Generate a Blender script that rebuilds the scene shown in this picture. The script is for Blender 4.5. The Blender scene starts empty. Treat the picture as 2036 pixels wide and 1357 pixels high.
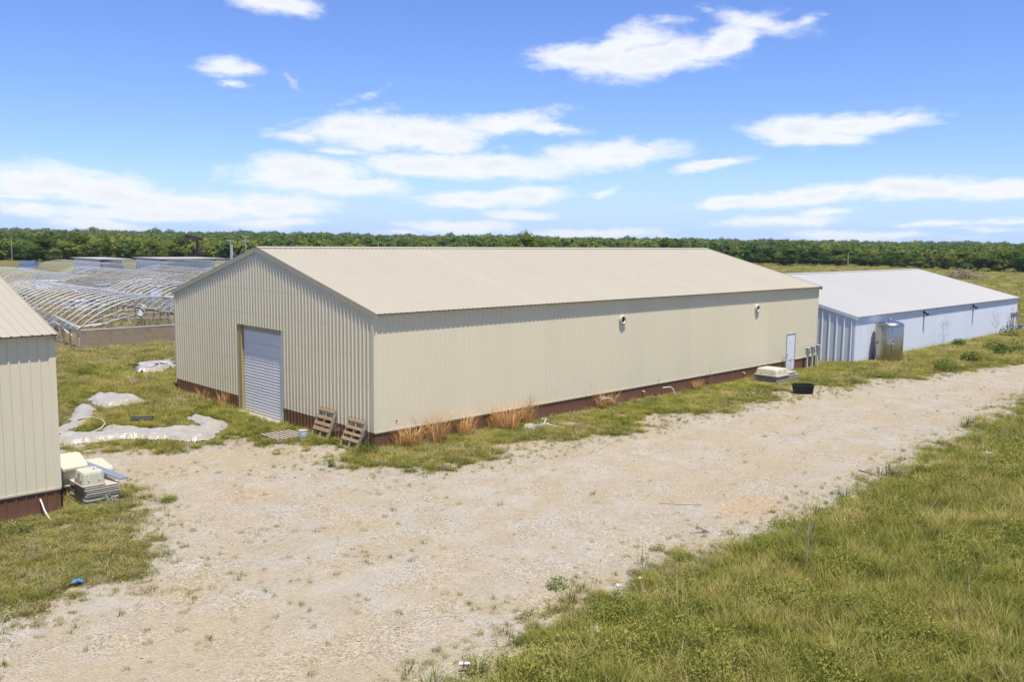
import bpy, math, random
import numpy as np
from mathutils import Vector, Matrix

rnd = random.Random(7)
nrs = np.random.RandomState(11)
S = bpy.context.scene
COL = S.collection

# ------------------------------------------------------------------ camera
CAM = np.array([-17.777, -24.871, 7.473])
F_PX, CX, CY = 1745.6, 1018.0, 678.5
YAW, PITCH, ROLL = 0.7778, 0.1151, 0.012
def cam_axes():
    cy, sy = math.cos(YAW), math.sin(YAW); cp, sp = math.cos(PITCH), math.sin(PITCH)
    f = np.array([sy*cp, cy*cp, -sp]); r = np.array([cy, -sy, 0.]); u = np.cross(r, f)
    c, s = math.cos(ROLL), math.sin(ROLL)
    return c*r+s*u, -s*r+c*u, f
AR, AU, AF = cam_axes()
cam_d = bpy.data.cameras.new('camera'); cam = bpy.data.objects.new('camera', cam_d); COL.objects.link(cam)
cam_d.sensor_width = 36.0; cam_d.lens = F_PX/2036*36
cam_d.clip_start = 0.5; cam_d.clip_end = 20000
m = Matrix.Identity(4)
for i in range(3):
    m[i][0] = AR[i]; m[i][1] = AU[i]; m[i][2] = -AF[i]; m[i][3] = CAM[i]
cam.matrix_world = m
S.camera = cam

def ray(px, py):
    return AF + AR*(px-CX)/F_PX - AU*(py-CY)/F_PX
def gp(px, py, z=0.0):                       # surveyed point on the level z seen at a photo position
    v = ray(px, py); t = (z-CAM[2])/v[2]; q = CAM+v*t
    return float(q[0]), float(q[1])
def gd(px, py, d):
    q = CAM+ray(px, py)*d
    return float(q[0]), float(q[1]), float(q[2])

# ------------------------------------------------------------------ world, sun, exposure
SUN = Vector((-0.098, -0.29, 1.0)).normalized()
S.view_settings.view_transform = 'Standard'; S.view_settings.look = 'None'
S.view_settings.gamma = 1.0; S.view_settings.use_curve_mapping = False
S.view_settings.exposure = 0.5
sl = bpy.data.lights.new('sun', 'SUN'); sl.energy = 5.0; sl.angle = math.radians(0.53); sl.color = (1.0, 0.93, 0.82)
so = bpy.data.objects.new('sun', sl); COL.objects.link(so)
so.rotation_euler = (-SUN).to_track_quat('-Z', 'Y').to_euler()

W = bpy.data.worlds.new('World'); S.world = W; W.use_nodes = True
nt = W.node_tree; nt.nodes.clear()
def N(t, kind, **kw):
    n = t.nodes.new(kind)
    for k, v in kw.items(): setattr(n, k, v)
    return n
def mth(t, op, a, b=None, c=None, clamp=False):
    n = t.nodes.new('ShaderNodeMath'); n.operation = op; n.use_clamp = clamp
    for i, x in enumerate((a, b, c)):
        if x is None: continue
        if isinstance(x, (int, float)): n.inputs[i].default_value = x
        else: t.links.new(x, n.inputs[i])
    return n.outputs[0]
def vmth(t, op, a, b=None, scale=None):
    n = t.nodes.new('ShaderNodeVectorMath'); n.operation = op
    for i, x in enumerate((a, b)):
        if x is None: continue
        if isinstance(x, (tuple, list)): n.inputs[i].default_value = x
        else: t.links.new(x, n.inputs[i])
    if scale is not None:
        if isinstance(scale, (int, float)): n.inputs['Scale'].default_value = scale
        else: t.links.new(scale, n.inputs['Scale'])
    return n.outputs['Value'] if op in ('LENGTH', 'DOT_PRODUCT') else n.outputs[0]
def mixc(t, f, a, b, mode='MIX'):
    n = t.nodes.new('ShaderNodeMix'); n.data_type = 'RGBA'; n.blend_type = mode
    for k, x in ((0, f), (6, a), (7, b)):
        if isinstance(x, (int, float)): n.inputs[k].default_value = x
        elif isinstance(x, tuple): n.inputs[k].default_value = (x[0], x[1], x[2], 1)
        else: t.links.new(x, n.inputs[k])
    return n.outputs[2]
def ramp(t, f, lo, hi, smooth=True):
    n = t.nodes.new('ShaderNodeMapRange'); n.interpolation_type = 'SMOOTHSTEP' if smooth else 'LINEAR'
    t.links.new(f, n.inputs[0]); n.inputs[1].default_value = lo; n.inputs[2].default_value = hi
    return n.outputs[0]
def noise(t, vec, scale, detail=3, rough=0.55, dist=0.0):
    n = t.nodes.new('ShaderNodeTexNoise'); n.inputs['Scale'].default_value = scale
    n.inputs['Detail'].default_value = detail; n.inputs['Roughness'].default_value = rough
    n.inputs['Distortion'].default_value = dist
    if vec is not None: t.links.new(vec, n.inputs['Vector'])
    return n

SKY_STRENGTH = 0.088
sky = N(nt, 'ShaderNodeTexSky'); sky.sky_type = 'NISHITA'; sky.sun_disc = False
sky.sun_elevation = math.asin(SUN.z); sky.sun_rotation = math.atan2(SUN.x, SUN.y)
sky.altitude = 200; sky.air_density = 1.0; sky.dust_density = 0.0; sky.ozone_density = 3.0
tc = N(nt, 'ShaderNodeTexCoord'); sep = N(nt, 'ShaderNodeSeparateXYZ'); nt.links.new(tc.outputs['Generated'], sep.inputs[0])
az = mth(nt, 'ARCTAN2', sep.outputs[0], sep.outputs[1])
el = mth(nt, 'ARCSINE', sep.outputs[2])
comb = N(nt, 'ShaderNodeCombineXYZ'); nt.links.new(az, comb.inputs[0]); nt.links.new(el, comb.inputs[1])
P0 = comb.outputs[0]
Pst = vmth(nt, 'MULTIPLY', P0, (1.0, 2.4, 1.0))
warp = noise(nt, Pst, 7.0, 5, 0.62)
wv = vmth(nt, 'MULTIPLY', vmth(nt, 'SUBTRACT', warp.outputs['Color'], (0.5, 0.5, 0.5)), (0.085, 0.030, 0.0))
P1 = vmth(nt, 'ADD', P0, wv)
# clouds of the day: centre and half size (photo pixels turned into azimuth / elevation), tilt, weight
CLOUDS = [(1170,112,135,26,0,1.0),(1300,118,150,34,-6,1.1),(1430,88,110,26,-22,1.0),(1500,45,90,18,12,.75),(1320,48,55,10,-8,.55),(1400,24,30,6,0,.4),(1600,40,26,12,-25,.5),(1240,90,110,26,-10,.9),
 (560,8,75,20,0,1.0),(465,130,60,18,0,.75),(470,168,32,8,0,.6),(570,155,16,22,0,.55),(720,185,50,6,-15,.4),
 (700,250,115,28,-8,1.05),(820,262,150,32,0,1.1),(870,282,100,18,5,1.0),(1010,240,120,20,-8,.95),(1110,250,55,14,5,.8),(600,270,70,12,0,.6),(690,300,70,8,0,.6),(1010,290,30,8,0,.4),
 (620,350,140,32,0,1.1),(700,372,120,20,0,1.05),(850,330,160,26,0,1.05),(980,335,160,26,-3,1.05),(1200,308,130,26,-4,1.1),(1270,300,60,18,10,.8),
 (90,362,130,32,4,1.1),(240,385,150,24,8,1.05),(400,408,160,24,3,1.05),(540,410,110,20,0,1.0),(300,420,230,14,0,.9),(60,417,56,14,0,.95),(185,443,90,15,0,.9),(540,440,120,12,0,.75),(20,390,80,10,0,.8),
 (940,398,90,18,0,1.0),(1060,385,85,16,-4,1.0),(1040,430,70,10,0,.85),(900,452,130,14,0,.9),(1180,466,160,12,0,.85),(800,468,70,8,0,.75),
 (1410,326,90,11,-10,.9),(1200,377,32,7,-12,.6),(1590,262,95,24,4,1.1),(1700,250,110,20,-6,1.05),(1640,275,90,14,3,1.0),(1810,240,60,13,-10,.8),
 (1470,400,95,14,-5,1.0),(1600,388,140,18,-6,1.05),(1800,376,150,20,-3,1.05),(1960,372,120,20,3,1.0),(1560,440,130,12,-4,.75),(1640,420,60,8,-6,.8),(1640,466,70,10,0,.9),(1780,470,130,7,0,.65),(1865,447,60,8,-2,.8),(2000,440,60,6,-5,.6),(1960,458,90,5,0,.5)]
field = None
for (px, py, rx, ry, tilt, wgt) in CLOUDS:
    d = ray(px, py); d = d/np.linalg.norm(d)
    a, e = math.atan2(d[0], d[1]), math.asin(d[2])
    mp = N(nt, 'ShaderNodeMapping'); mp.vector_type = 'TEXTURE'
    mp.inputs['Location'].default_value = (a, e, 0)
    mp.inputs['Rotation'].default_value = (0, 0, math.radians(-tilt))
    mp.inputs['Scale'].default_value = (rx*1.3/F_PX, ry*1.42/F_PX, 1)
    nt.links.new(P1, mp.inputs['Vector'])
    ln = vmth(nt, 'LENGTH', mp.outputs[0])
    v = mth(nt, 'MULTIPLY_ADD', ln, -wgt, wgt)
    field = v if field is None else mth(nt, 'SMOOTH_MAX', field, v, 0.12)
fb = noise(nt, Pst, 16.0, 8, 0.68, 0.3)
fb2 = noise(nt, Pst, 5.0, 7, 0.6, 0.2)
fld = mth(nt, 'ADD', field, mth(nt, 'MULTIPLY', mth(nt, 'SUBTRACT', fb.outputs[0], 0.5), 1.55))
dens_in = ramp(nt, fld, 0.0, 0.74)
# the rest of the sky carries the same scattered cloud streets
rest = ramp(nt, fb2.outputs[0], 0.56, 0.74)
AZC = math.atan2(AF[0], AF[1])
daz = mth(nt, 'ABSOLUTE', mth(nt, 'SUBTRACT', az, AZC))
outm = mth(nt, 'MAXIMUM', ramp(nt, daz, 0.55, 0.8), ramp(nt, el, 0.27, 0.42))
dens = mth(nt, 'MAXIMUM', dens_in, mth(nt, 'MULTIPLY', rest, outm), clamp=True)
dens = mth(nt, 'MULTIPLY', dens, ramp(nt, el, -0.01, 0.004))
dens = mth(nt, 'MULTIPLY', dens, 0.95)
skyc = mixc(nt, 1.0, sky.outputs[0], (0.82, 0.955, 1.40), 'MULTIPLY')
skyc = mixc(nt, mth(nt, 'SUBTRACT', 1.0, ramp(nt, el, -0.01, 0.085)), skyc, (4.0, 5.8, 8.8))
cl_shade = ramp(nt, mth(nt, 'ADD', fld, mth(nt, 'MULTIPLY', mth(nt, 'SUBTRACT', fb.outputs[0], 0.5), 1.2)), 0.3, 1.5)
cloudc = mixc(nt, cl_shade, (8.1, 8.2, 8.4), (6.7, 7.0, 7.5))
final = mixc(nt, dens, skyc, cloudc)
bg = N(nt, 'ShaderNodeBackground'); bg.inputs[1].default_value = SKY_STRENGTH
nt.links.new(final, bg.inputs[0])
wo = N(nt, 'ShaderNodeOutputWorld'); nt.links.new(bg.outputs[0], wo.inputs[0])

# ------------------------------------------------------------------ materials
def new_mat(name):
    mt = bpy.data.materials.new(name); mt.use_nodes = True
    t = mt.node_tree; b = t.nodes['Principled BSDF']
    return mt, t, b
def pos(t):
    return N(t, 'ShaderNodeNewGeometry').outputs['Position']
def simple(name, col, rough=0.6, metal=0.0, var=0.12, scale=6.0, spec=0.4, bump=0.0, dirt=None, dirt_amt=0.35, objvar=0.0):
    mt, t, b = new_mat(name)
    p = pos(t); n = noise(t, p, scale, 5, 0.6)
    c = mixc(t, n.outputs[0], tuple(x*(1-var) for x in col), tuple(x*(1+var) for x in col))
    if dirt:
        n2 = noise(t, p, scale*0.35, 6, 0.7)
        c = mixc(t, mth(t, 'MULTIPLY', ramp(t, n2.outputs[0], 0.5, 0.75), dirt_amt), c, dirt)
    if objvar:
        oi = N(t, 'ShaderNodeObjectInfo')
        k = mth(t, 'MULTIPLY_ADD', oi.outputs['Random'], 2*objvar, 1-objvar)
        cc = N(t, 'ShaderNodeCombineXYZ')
        for i in range(3): t.links.new(k, cc.inputs[i])
        c = mixc(t, 1.0, c, cc.outputs[0], 'MULTIPLY')
    t.links.new(c, b.inputs['Base Color'])
    b.inputs['Roughness'].default_value = rough; b.inputs['Metallic'].default_value = metal
    b.inputs['Specular IOR Level'].default_value = spec
    if bump:
        bp = N(t, 'ShaderNodeBump'); bp.inputs['Strength'].default_value = bump; bp.inputs['Distance'].default_value = 0.02
        n3 = noise(t, p, scale*8, 4); t.links.new(n3.outputs[0], bp.inputs['Height']); t.links.new(bp.outputs[0], b.inputs['Normal'])
    return mt
def sheet_metal(name, col, rough=0.42, streak=0.05, dirt=(0.30,0.24,0.16)):
    """painted steel: faint vertical streaking, soft mottling, grime close to the ground"""
    mt, t, b = new_mat(name)
    p = pos(t)
    st = noise(t, vmth(t, 'MULTIPLY', p, (3.0, 3.0, 0.22)), 2.0, 5, 0.65)
    big = noise(t, p, 0.35, 4, 0.5)
    c = mixc(t, st.outputs[0], tuple(x*(1-streak) for x in col), tuple(x*(1+streak) for x in col))
    c = mixc(t, big.outputs[0], mixc(t, 1.0, c, (0.965, 0.96, 0.95), 'MULTIPLY'), c)
    oi = N(t, 'ShaderNodeObjectInfo')
    k = mth(t, 'MULTIPLY_ADD', oi.outputs['Random'], 0.035, 0.982)
    cc = N(t, 'ShaderNodeCombineXYZ')
    for i in range(3): t.links.new(k, cc.inputs[i])
    c = mixc(t, 1.0, c, cc.outputs[0], 'MULTIPLY')
    sx = N(t, 'ShaderNodeSeparateXYZ'); t.links.new(p, sx.inputs[0])
    low = mth(t, 'SUBTRACT', 1.0, ramp(t, sx.outputs[2], 0.0, 0.5))
    dn = noise(t, p, 5.0, 5, 0.7)
    c = mixc(t, mth(t, 'MULTIPLY', mth(t, 'MULTIPLY', low, dn.outputs[0]), 0.35), c, dirt)
    t.links.new(c, b.inputs['Base Color'])
    b.inputs['Roughness'].default_value = rough; b.inputs['Specular IOR Level'].default_value = 0.35
    bp = N(t, 'ShaderNodeBump'); bp.inputs['Strength'].default_value = 0.25; bp.inputs['Distance'].default_value = 0.02
    wn = noise(t, vmth(t, 'MULTIPLY', p, (1.0, 1.0, 0.5)), 1.3, 2)
    t.links.new(wn.outputs[0], bp.inputs['Height']); t.links.new(bp.outputs[0], b.inputs['Normal'])
    return mt
M = {}
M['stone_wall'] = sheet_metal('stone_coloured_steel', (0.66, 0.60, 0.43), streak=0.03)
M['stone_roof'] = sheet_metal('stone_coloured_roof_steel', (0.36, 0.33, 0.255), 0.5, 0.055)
M['trim'] = sheet_metal('tan_trim_steel', (0.44, 0.395, 0.28))
M['brown'] = sheet_metal('brown_steel', (0.155, 0.073, 0.042), 0.45, 0.08)
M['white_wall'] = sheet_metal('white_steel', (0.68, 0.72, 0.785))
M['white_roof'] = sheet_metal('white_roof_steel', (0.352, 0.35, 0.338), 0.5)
M['door_white'] = sheet_metal('white_door_steel', (0.80, 0.80, 0.78), 0.4)
M['wood_old'] = simple('weathered_wood', (0.34, 0.24, 0.13), 0.85, var=0.35, scale=9, spec=0.1, dirt=(0.12,0.09,0.06))
M['wood_grey'] = simple('grey_weathered_wood', (0.33, 0.29, 0.24), 0.9, var=0.3, scale=9, spec=0.1, dirt=(0.12,0.09,0.06))
M['wood_pole'] = simple('pale_pole_wood', (0.40, 0.36, 0.30), 0.9, var=0.15, scale=2, spec=0.1)
M['galv'] = simple('galvanised_tube', (0.32, 0.34, 0.37), 0.5, 0.3, var=0.18, scale=1.2, spec=0.5)
M['steel_grey'] = simple('grey_channel_steel', (0.36, 0.40, 0.46), 0.4, 0.5, var=0.1, scale=4)
M['stainless'] = simple('stainless_steel', (0.50, 0.46, 0.37), 0.33, 1.0, var=0.05, scale=2.0, spec=0.5)
M['stainless_top'] = simple('bright_stainless', (0.58, 0.57, 0.54), 0.30, 1.0, var=0.05, scale=3)
M['cream'] = simple('cream_plastic', (0.46, 0.44, 0.33), 0.5, var=0.07, scale=3, dirt=(0.42,0.36,0.24), dirt_amt=0.35)
M['stack'] = simple('grey_cream_plastic', (0.42, 0.38, 0.31), 0.6, var=0.15, scale=5, dirt=(0.25,0.2,0.14), objvar=0.12)
M['black_plastic'] = simple('black_plastic', (0.012, 0.012, 0.014), 0.4, var=0.2, scale=6, dirt=(0.05,0.045,0.035), dirt_amt=0.4)
M['rubber'] = simple('black_rubber', (0.02, 0.02, 0.021), 0.75, var=0.2, scale=6)
M['pvc'] = simple('white_pvc', (0.52, 0.52, 0.49), 0.4, var=0.05)
M['white_paint'] = simple('white_paint', (0.55, 0.56, 0.57), 0.5, var=0.06, dirt=(0.4,0.36,0.3), dirt_amt=0.3)
M['shed_white'] = simple('blue_white_siding', (0.62, 0.66, 0.74), 0.6, var=0.05)
M['shed_shaded'] = simple('shaded_white_siding', (0.45, 0.58, 0.68), 0.6, var=0.08)  # white shed walls with their bluish shade put into the colour
M['dark'] = simple('dark_opening', (0.02, 0.02, 0.022), 0.8)
M['bin_grey'] = simple('grey_box_metal', (0.30, 0.31, 0.32), 0.5, 0.2)
M['concrete'] = simple('pale_concrete', (0.38, 0.36, 0.30), 0.9, var=0.15, scale=3, bump=0.3, spec=0.1)
M['rust'] = simple('rusty_dark_steel', (0.045, 0.028, 0.024), 0.7, var=0.3, scale=1.5)
M['rust_head'] = simple('rust_red_steel', (0.075, 0.035, 0.030), 0.7, var=0.3, scale=1.5)
M['blue_bag'] = simple('blue_plastic', (0.05, 0.22, 0.55), 0.4)
M['tan_tarp'] = simple('tan_tarp', (0.58, 0.48, 0.36), 0.8, var=0.1)
M['mesh_panel'] = simple('brown_clouded_polycarbonate', (0.30, 0.235, 0.16), 0.6, var=0.35, scale=7, dirt=(0.11,0.08,0.05), dirt_amt=0.7)
M['twig'] = simple('grey_twig', (0.23, 0.18, 0.14), 0.9, var=0.2)
M['straw'] = simple('straw_stem', (0.50, 0.40, 0.22), 0.85, var=0.25, scale=3, objvar=0.15)
M['orange_grass'] = simple('orange_dry_grass', (0.60, 0.36, 0.14), 0.85, var=0.4, scale=4, objvar=0.15)
M['bark'] = simple('tree_bark', (0.12, 0.09, 0.07), 0.9)
M['stone'] = simple('crushed_limestone', (0.36, 0.33, 0.285), 0.95, var=0.3, scale=4, spec=0.1)
M['can'] = simple('aluminium_can', (0.7, 0.68, 0.68), 0.35, 0.5)
M['red_print'] = simple('red_print', (0.5, 0.05, 0.05), 0.5)
# white plastic film
mt, t, b = new_mat('white_plastic_film'); M['film'] = mt
p = pos(t); n = noise(t, p, 3.0, 6, 0.65)
c = mixc(t, n.outputs[0], (0.25, 0.225, 0.18), (0.41, 0.39, 0.345)); t.links.new(c, b.inputs['Base Color'])
b.inputs['Roughness'].default_value = 0.32; b.inputs['Specular IOR Level'].default_value = 0.5
bp = N(t, 'ShaderNodeBump'); bp.inputs['Strength'].default_value = 0.5; bp.inputs['Distance'].default_value = 0.04
n2 = noise(t, vmth(t, 'MULTIPLY', p, (1.6, 0.7, 1.0)), 5.0, 3, 0.5, 1.5); t.links.new(n2.outputs[0], bp.inputs['Height']); t.links.new(bp.outputs[0], b.inputs['Normal'])

def foliage(name, cols, pscale=0.35, trans=0.3, hue=0.0):
    """leaf or blade colour: patches by place, mixed again from plant to plant"""
    mt = bpy.data.materials.new(name); mt.use_nodes = True; t = mt.node_tree; t.nodes.clear()
    p = pos(t); n = noise(t, p, pscale, 4, 0.6); nf = noise(t, p, pscale*14, 2, 0.5)
    oi = N(t, 'ShaderNodeObjectInfo')
    f = mth(t, 'ADD', mth(t, 'MULTIPLY', mth(t, 'SUBTRACT', n.outputs[0], 0.5), 1.8), mth(t, 'MULTIPLY_ADD', oi.outputs['Random'], 0.85, 0.08))
    f = mth(t, 'ADD', f, mth(t, 'MULTIPLY', mth(t, 'SUBTRACT', nf.outputs[0], 0.5), 0.5), clamp=True)
    cr = N(t, 'ShaderNodeValToRGB'); t.links.new(f, cr.inputs[0])
    el_ = cr.color_ramp.elements
    while len(el_) > 1: el_.remove(el_[0])
    el_[0].position = 0.0; el_[0].color = (*cols[0], 1)
    for i, cc in enumerate(cols[1:]):
        e = el_.new((i+1)/(len(cols)-1)); e.color = (*cc, 1)
    d = N(t, 'ShaderNodeBsdfDiffuse'); t.links.new(cr.outputs[0], d.inputs[0])
    tr = N(t, 'ShaderNodeBsdfTranslucent')
    t.links.new(mixc(t, 1.0, cr.outputs[0], (1.2, 1.25, 0.7), 'MULTIPLY'), tr.inputs[0])
    mx = N(t, 'ShaderNodeMixShader'); mx.inputs[0].default_value = trans
    t.links.new(d.outputs[0], mx.inputs[1]); t.links.new(tr.outputs[0], mx.inputs[2])
    o = N(t, 'ShaderNodeOutputMaterial'); t.links.new(mx.outputs[0], o.inputs[0])
    return mt
M['grass'] = foliage('green_grass', [(0.100,0.132,0.027),(0.175,0.200,0.041),(0.265,0.260,0.060),(0.360,0.310,0.098),(0.43,0.36,0.16)])
M['weed'] = foliage('green_weed', [(0.100,0.128,0.026),(0.175,0.198,0.042),(0.265,0.268,0.063),(0.36,0.33,0.10)], 0.6)
M['dry'] = foliage('dry_grass', [(0.17,0.15,0.08),(0.28,0.225,0.12),(0.38,0.30,0.18),(0.42,0.36,0.25)], 0.5)
M['bush'] = foliage('bush_leaves', [(0.025,0.060,0.014),(0.05,0.10,0.022),(0.09,0.145,0.032)], 1.0)
M['tree'] = foliage('tree_leaves', [(0.030,0.056,0.012),(0.065,0.100,0.018),(0.125,0.155,0.026),(0.200,0.210,0.042)], 0.06, 0.3)
M['tree_dark'] = foliage('dark_tree_leaves', [(0.020,0.044,0.013),(0.040,0.074,0.018),(0.075,0.110,0.024),(0.125,0.150,0.034)], 0.06, 0.28)
M['far_tree'] = foliage('far_tree_leaves', [(0.036,0.074,0.024),(0.070,0.118,0.030),(0.125,0.165,0.036),(0.18,0.20,0.045)], 0.012, 0.3)

def ground_material(name):
    """soil and field with limestone gravel where the 'gravel' attribute says so"""
    mt, t, b = new_mat(name)
    p = pos(t)
    ga = N(t, 'ShaderNodeAttribute'); ga.attribute_name = 'gravel'
    da = N(t, 'ShaderNodeAttribute'); da.attribute_name = 'dirt'
    n1 = noise(t, p, 0.05, 5, 0.6); n2 = noise(t, p, 0.9, 6, 0.65); n3 = noise(t, p, 9.0, 4, 0.6); n4 = noise(t, p, 40.0, 3, 0.6)
    soil = mixc(t, ramp(t, n2.outputs[0], 0.35, 0.65), (0.075, 0.085, 0.026), (0.21, 0.17, 0.075))
    soil = mixc(t, ramp(t, n1.outputs[0], 0.40, 0.62), soil, (0.16, 0.155, 0.05))
    soil = mixc(t, ramp(t, n3.outputs[0], 0.45, 0.75), soil, (0.06, 0.065, 0.022))
    # gravel: pale crushed stone, dust, bare tan dirt
    g = mixc(t, ramp(t, n2.outputs[0], 0.38, 0.62), (0.335, 0.283, 0.20), (0.352, 0.32, 0.262))
    g = mixc(t, ramp(t, noise(t, p, 0.25, 4).outputs[0], 0.45, 0.65), g, (0.34, 0.283, 0.195))
    vor = N(t, 'ShaderNodeTexVoronoi'); vor.inputs['Scale'].default_value = 26.0; t.links.new(p, vor.inputs['Vector'])
    vs = N(t, 'ShaderNodeSeparateColor'); t.links.new(vor.outputs['Color'], vs.inputs[0])
    vor2 = N(t, 'ShaderNodeTexVoronoi'); vor2.inputs['Scale'].default_value = 9.0; t.links.new(p, vor2.inputs['Vector'])
    vs2 = N(t, 'ShaderNodeSeparateColor'); t.links.new(vor2.outputs['Color'], vs2.inputs[0])
    patch = ramp(t, noise(t, p, 0.55, 5, 0.7).outputs[0], 0.42, 0.62)
    k = mth(t, 'MULTIPLY_ADD', vs.outputs[0], 0.66, 0.68)
    ta = N(t, 'ShaderNodeAttribute'); ta.attribute_name = 'track'
    kk = mth(t, 'MULTIPLY', mth(t, 'MULTIPLY_ADD', patch, 0.8, 0.3), mth(t, 'MULTIPLY_ADD', ta.outputs['Fac'], -0.65, 1.0))
    k = mth(t, 'ADD', mth(t, 'MULTIPLY', mth(t, 'SUBTRACT', k, 1.0), kk), 1.0)
    k2 = mth(t, 'MULTIPLY', k, mth(t, 'MULTIPLY_ADD', vs2.outputs[1], 0.10, 0.95))
    k2 = mth(t, 'MULTIPLY', k2, mth(t, 'MULTIPLY_ADD', n4.outputs[0], 0.3, 0.85))
    k2 = mth(t, 'MULTIPLY', k2, mth(t, 'MULTIPLY_ADD', ta.outputs['Fac'], 0.05, 0.985))
    cc = N(t, 'ShaderNodeCombineXYZ')
    for i in range(3): t.links.new(k2, cc.inputs[i])
    dirtc = mixc(t, ramp(t, mth(t, 'ADD', da.outputs['Fac'], mth(t, 'MULTIPLY', mth(t, 'SUBTRACT', n2.outputs[0], 0.5), 1.4)), 0.42, 1.05), g, (0.37, 0.275, 0.17))
    g = mixc(t, 1.0, dirtc, cc.outputs[0], 'MULTIPLY')
    msk = mth(t, 'ADD', ga.outputs['Fac'], mth(t, 'MULTIPLY', mth(t, 'SUBTRACT', n3.outputs[0], 0.5), 0.9))
    msk = mth(t, 'ADD', msk, mth(t, 'MULTIPLY', mth(t, 'SUBTRACT', n4.outputs[0], 0.5), 0.4))
    msk = mth(t, 'MULTIPLY', ramp(t, msk, 0.38, 0.60), ramp(t, ga.outputs['Fac'], 0.02, 0.2))
    c = mixc(t, msk, soil, g)
    t.links.new(c, b.inputs['Base Color']); b.inputs['Roughness'].default_value = 0.95; b.inputs['Specular IOR Level'].default_value = 0.1
    bp = N(t, 'ShaderNodeBump'); bp.inputs['Strength'].default_value = 0.8; bp.inputs['Distance'].default_value = 0.035
    h = mth(t, 'ADD', mth(t, 'MULTIPLY', n4.outputs[0], 0.7), mth(t, 'MULTIPLY', vor.outputs['Distance'], -0.9))
    h = mth(t, 'ADD', h, mth(t, 'MULTIPLY', n3.outputs[0], 0.8))
    t.links.new(h, bp.inputs['Height']); t.links.new(bp.outputs[0], b.inputs['Normal'])
    return mt
M['ground'] = ground_material('soil_and_gravel')

# ------------------------------------------------------------------ mesh helpers
def obj_from(name, verts, faces, mat, parent=None, smooth=False):
    me = bpy.data.meshes.new(name); me.from_pydata([tuple(map(float, v)) for v in verts], [], faces)
    if mat: me.materials.append(M[mat] if isinstance(mat, str) else mat)
    if smooth: me.polygons.foreach_set('use_smooth', [True]*len(me.polygons))
    o = bpy.data.objects.new(name, me); COL.objects.link(o)
    if parent: o.parent = parent
    return o
def tag(o, label, cat, group=None, kind=None):
    if label: o['label'] = label
    if cat: o['category'] = cat
    if group: o['group'] = group
    if kind: o['kind'] = kind
    return o
def empty(name, loc, label, cat, group=None, rz=0.0):
    o = bpy.data.objects.new(name, None); COL.objects.link(o); o.location = loc; o.rotation_euler = (0, 0, rz)
    o.empty_display_size = 0.2
    return tag(o, label, cat, group)
def share(name, src, parent, loc=(0,0,0), rz=0.0):
    o = bpy.data.objects.new(name, src.data); COL.objects.link(o); o.parent = parent; o.location = loc; o.rotation_euler = (0, 0, rz)
    return o
class MB:
    def __init__(s): s.v = []; s.f = []
    def add(s, vs, fs):
        k = len(s.v); s.v += [tuple(v) for v in vs]; s.f += [tuple(i+k for i in f) for f in fs]; return s
    def box(s, a, b_):
        x0, y0, z0 = a; x1, y1, z1 = b_
        return s.add([(x0,y0,z0),(x1,y0,z0),(x1,y1,z0),(x0,y1,z0),(x0,y0,z1),(x1,y0,z1),(x1,y1,z1),(x0,y1,z1)],
              [(0,3,2,1),(4,5,6,7),(0,1,5,4),(1,2,6,5),(2,3,7,6),(3,0,4,7)])
    def beam(s, p, q, w, h, up=(0,0,1)):
        p, q = Vector(p), Vector(q); d = (q-p).normalized(); u = Vector(up)
        sd = d.cross(u)
        if sd.length < 1e-4: sd = Vector((1,0,0))
        sd.normalize(); uu = sd.cross(d)
        vs = []
        for c in (p, q):
            for a, b_ in ((-1,-1),(1,-1),(1,1),(-1,1)): vs.append(c+sd*(a*w/2)+uu*(b_*h/2))
        return s.add(vs, [(0,1,2,3),(7,6,5,4),(0,4,5,1),(1,5,6,2),(2,6,7,3),(3,7,4,0)])
    def tube(s, pts, r, n=6, taper=1.0, cap=True):
        pts = [Vector(p) for p in pts]; k = len(pts); vs = []; fs = []
        ref = Vector((0,0,1))
        for i, p in enumerate(pts):
            d = (pts[min(i+1,k-1)]-pts[max(i-1,0)]).normalized()
            a = d.cross(ref)
            if a.length < 0.05: a = d.cross(Vector((0,1,0)))
            a.normalize(); b_ = d.cross(a)
            rr = r*(1+(taper-1)*i/max(1,k-1))
            for j in range(n):
                t_ = 2*math.pi*j/n; vs.append(p+a*math.cos(t_)*rr+b_*math.sin(t_)*rr)
        for i in range(k-1):
            for j in range(n):
                j2 = (j+1) % n; fs.append((i*n+j, i*n+j2, (i+1)*n+j2, (i+1)*n+j))
        if cap:
            fs.append(tuple(range(n))[::-1]); fs.append(tuple((k-1)*n+j for j in range(n)))
        return s.add(vs, fs)
    def lathe(s, prof, n=24, c=(0,0), cap=True):
        vs = []; fs = []
        for r, z in prof:
            for j in range(n):
                t_ = 2*math.pi*j/n; vs.append((c[0]+r*math.cos(t_), c[1]+r*math.sin(t_), z))
        for i in range(len(prof)-1):
            for j in range(n):
                j2 = (j+1) % n; fs.append((i*n+j, i*n+j2, (i+1)*n+j2, (i+1)*n+j))
        if cap:
            if prof[0][0] > 1e-3: fs.append(tuple(range(n))[::-1])
            if prof[-1][0] > 1e-3: fs.append(tuple((len(prof)-1)*n+j for j in range(n)))
        return s.add(vs, fs)
    def build(s, name, mat, parent=None, smooth=False): return obj_from(name, s.v, s.f, mat, parent, smooth)

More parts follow.
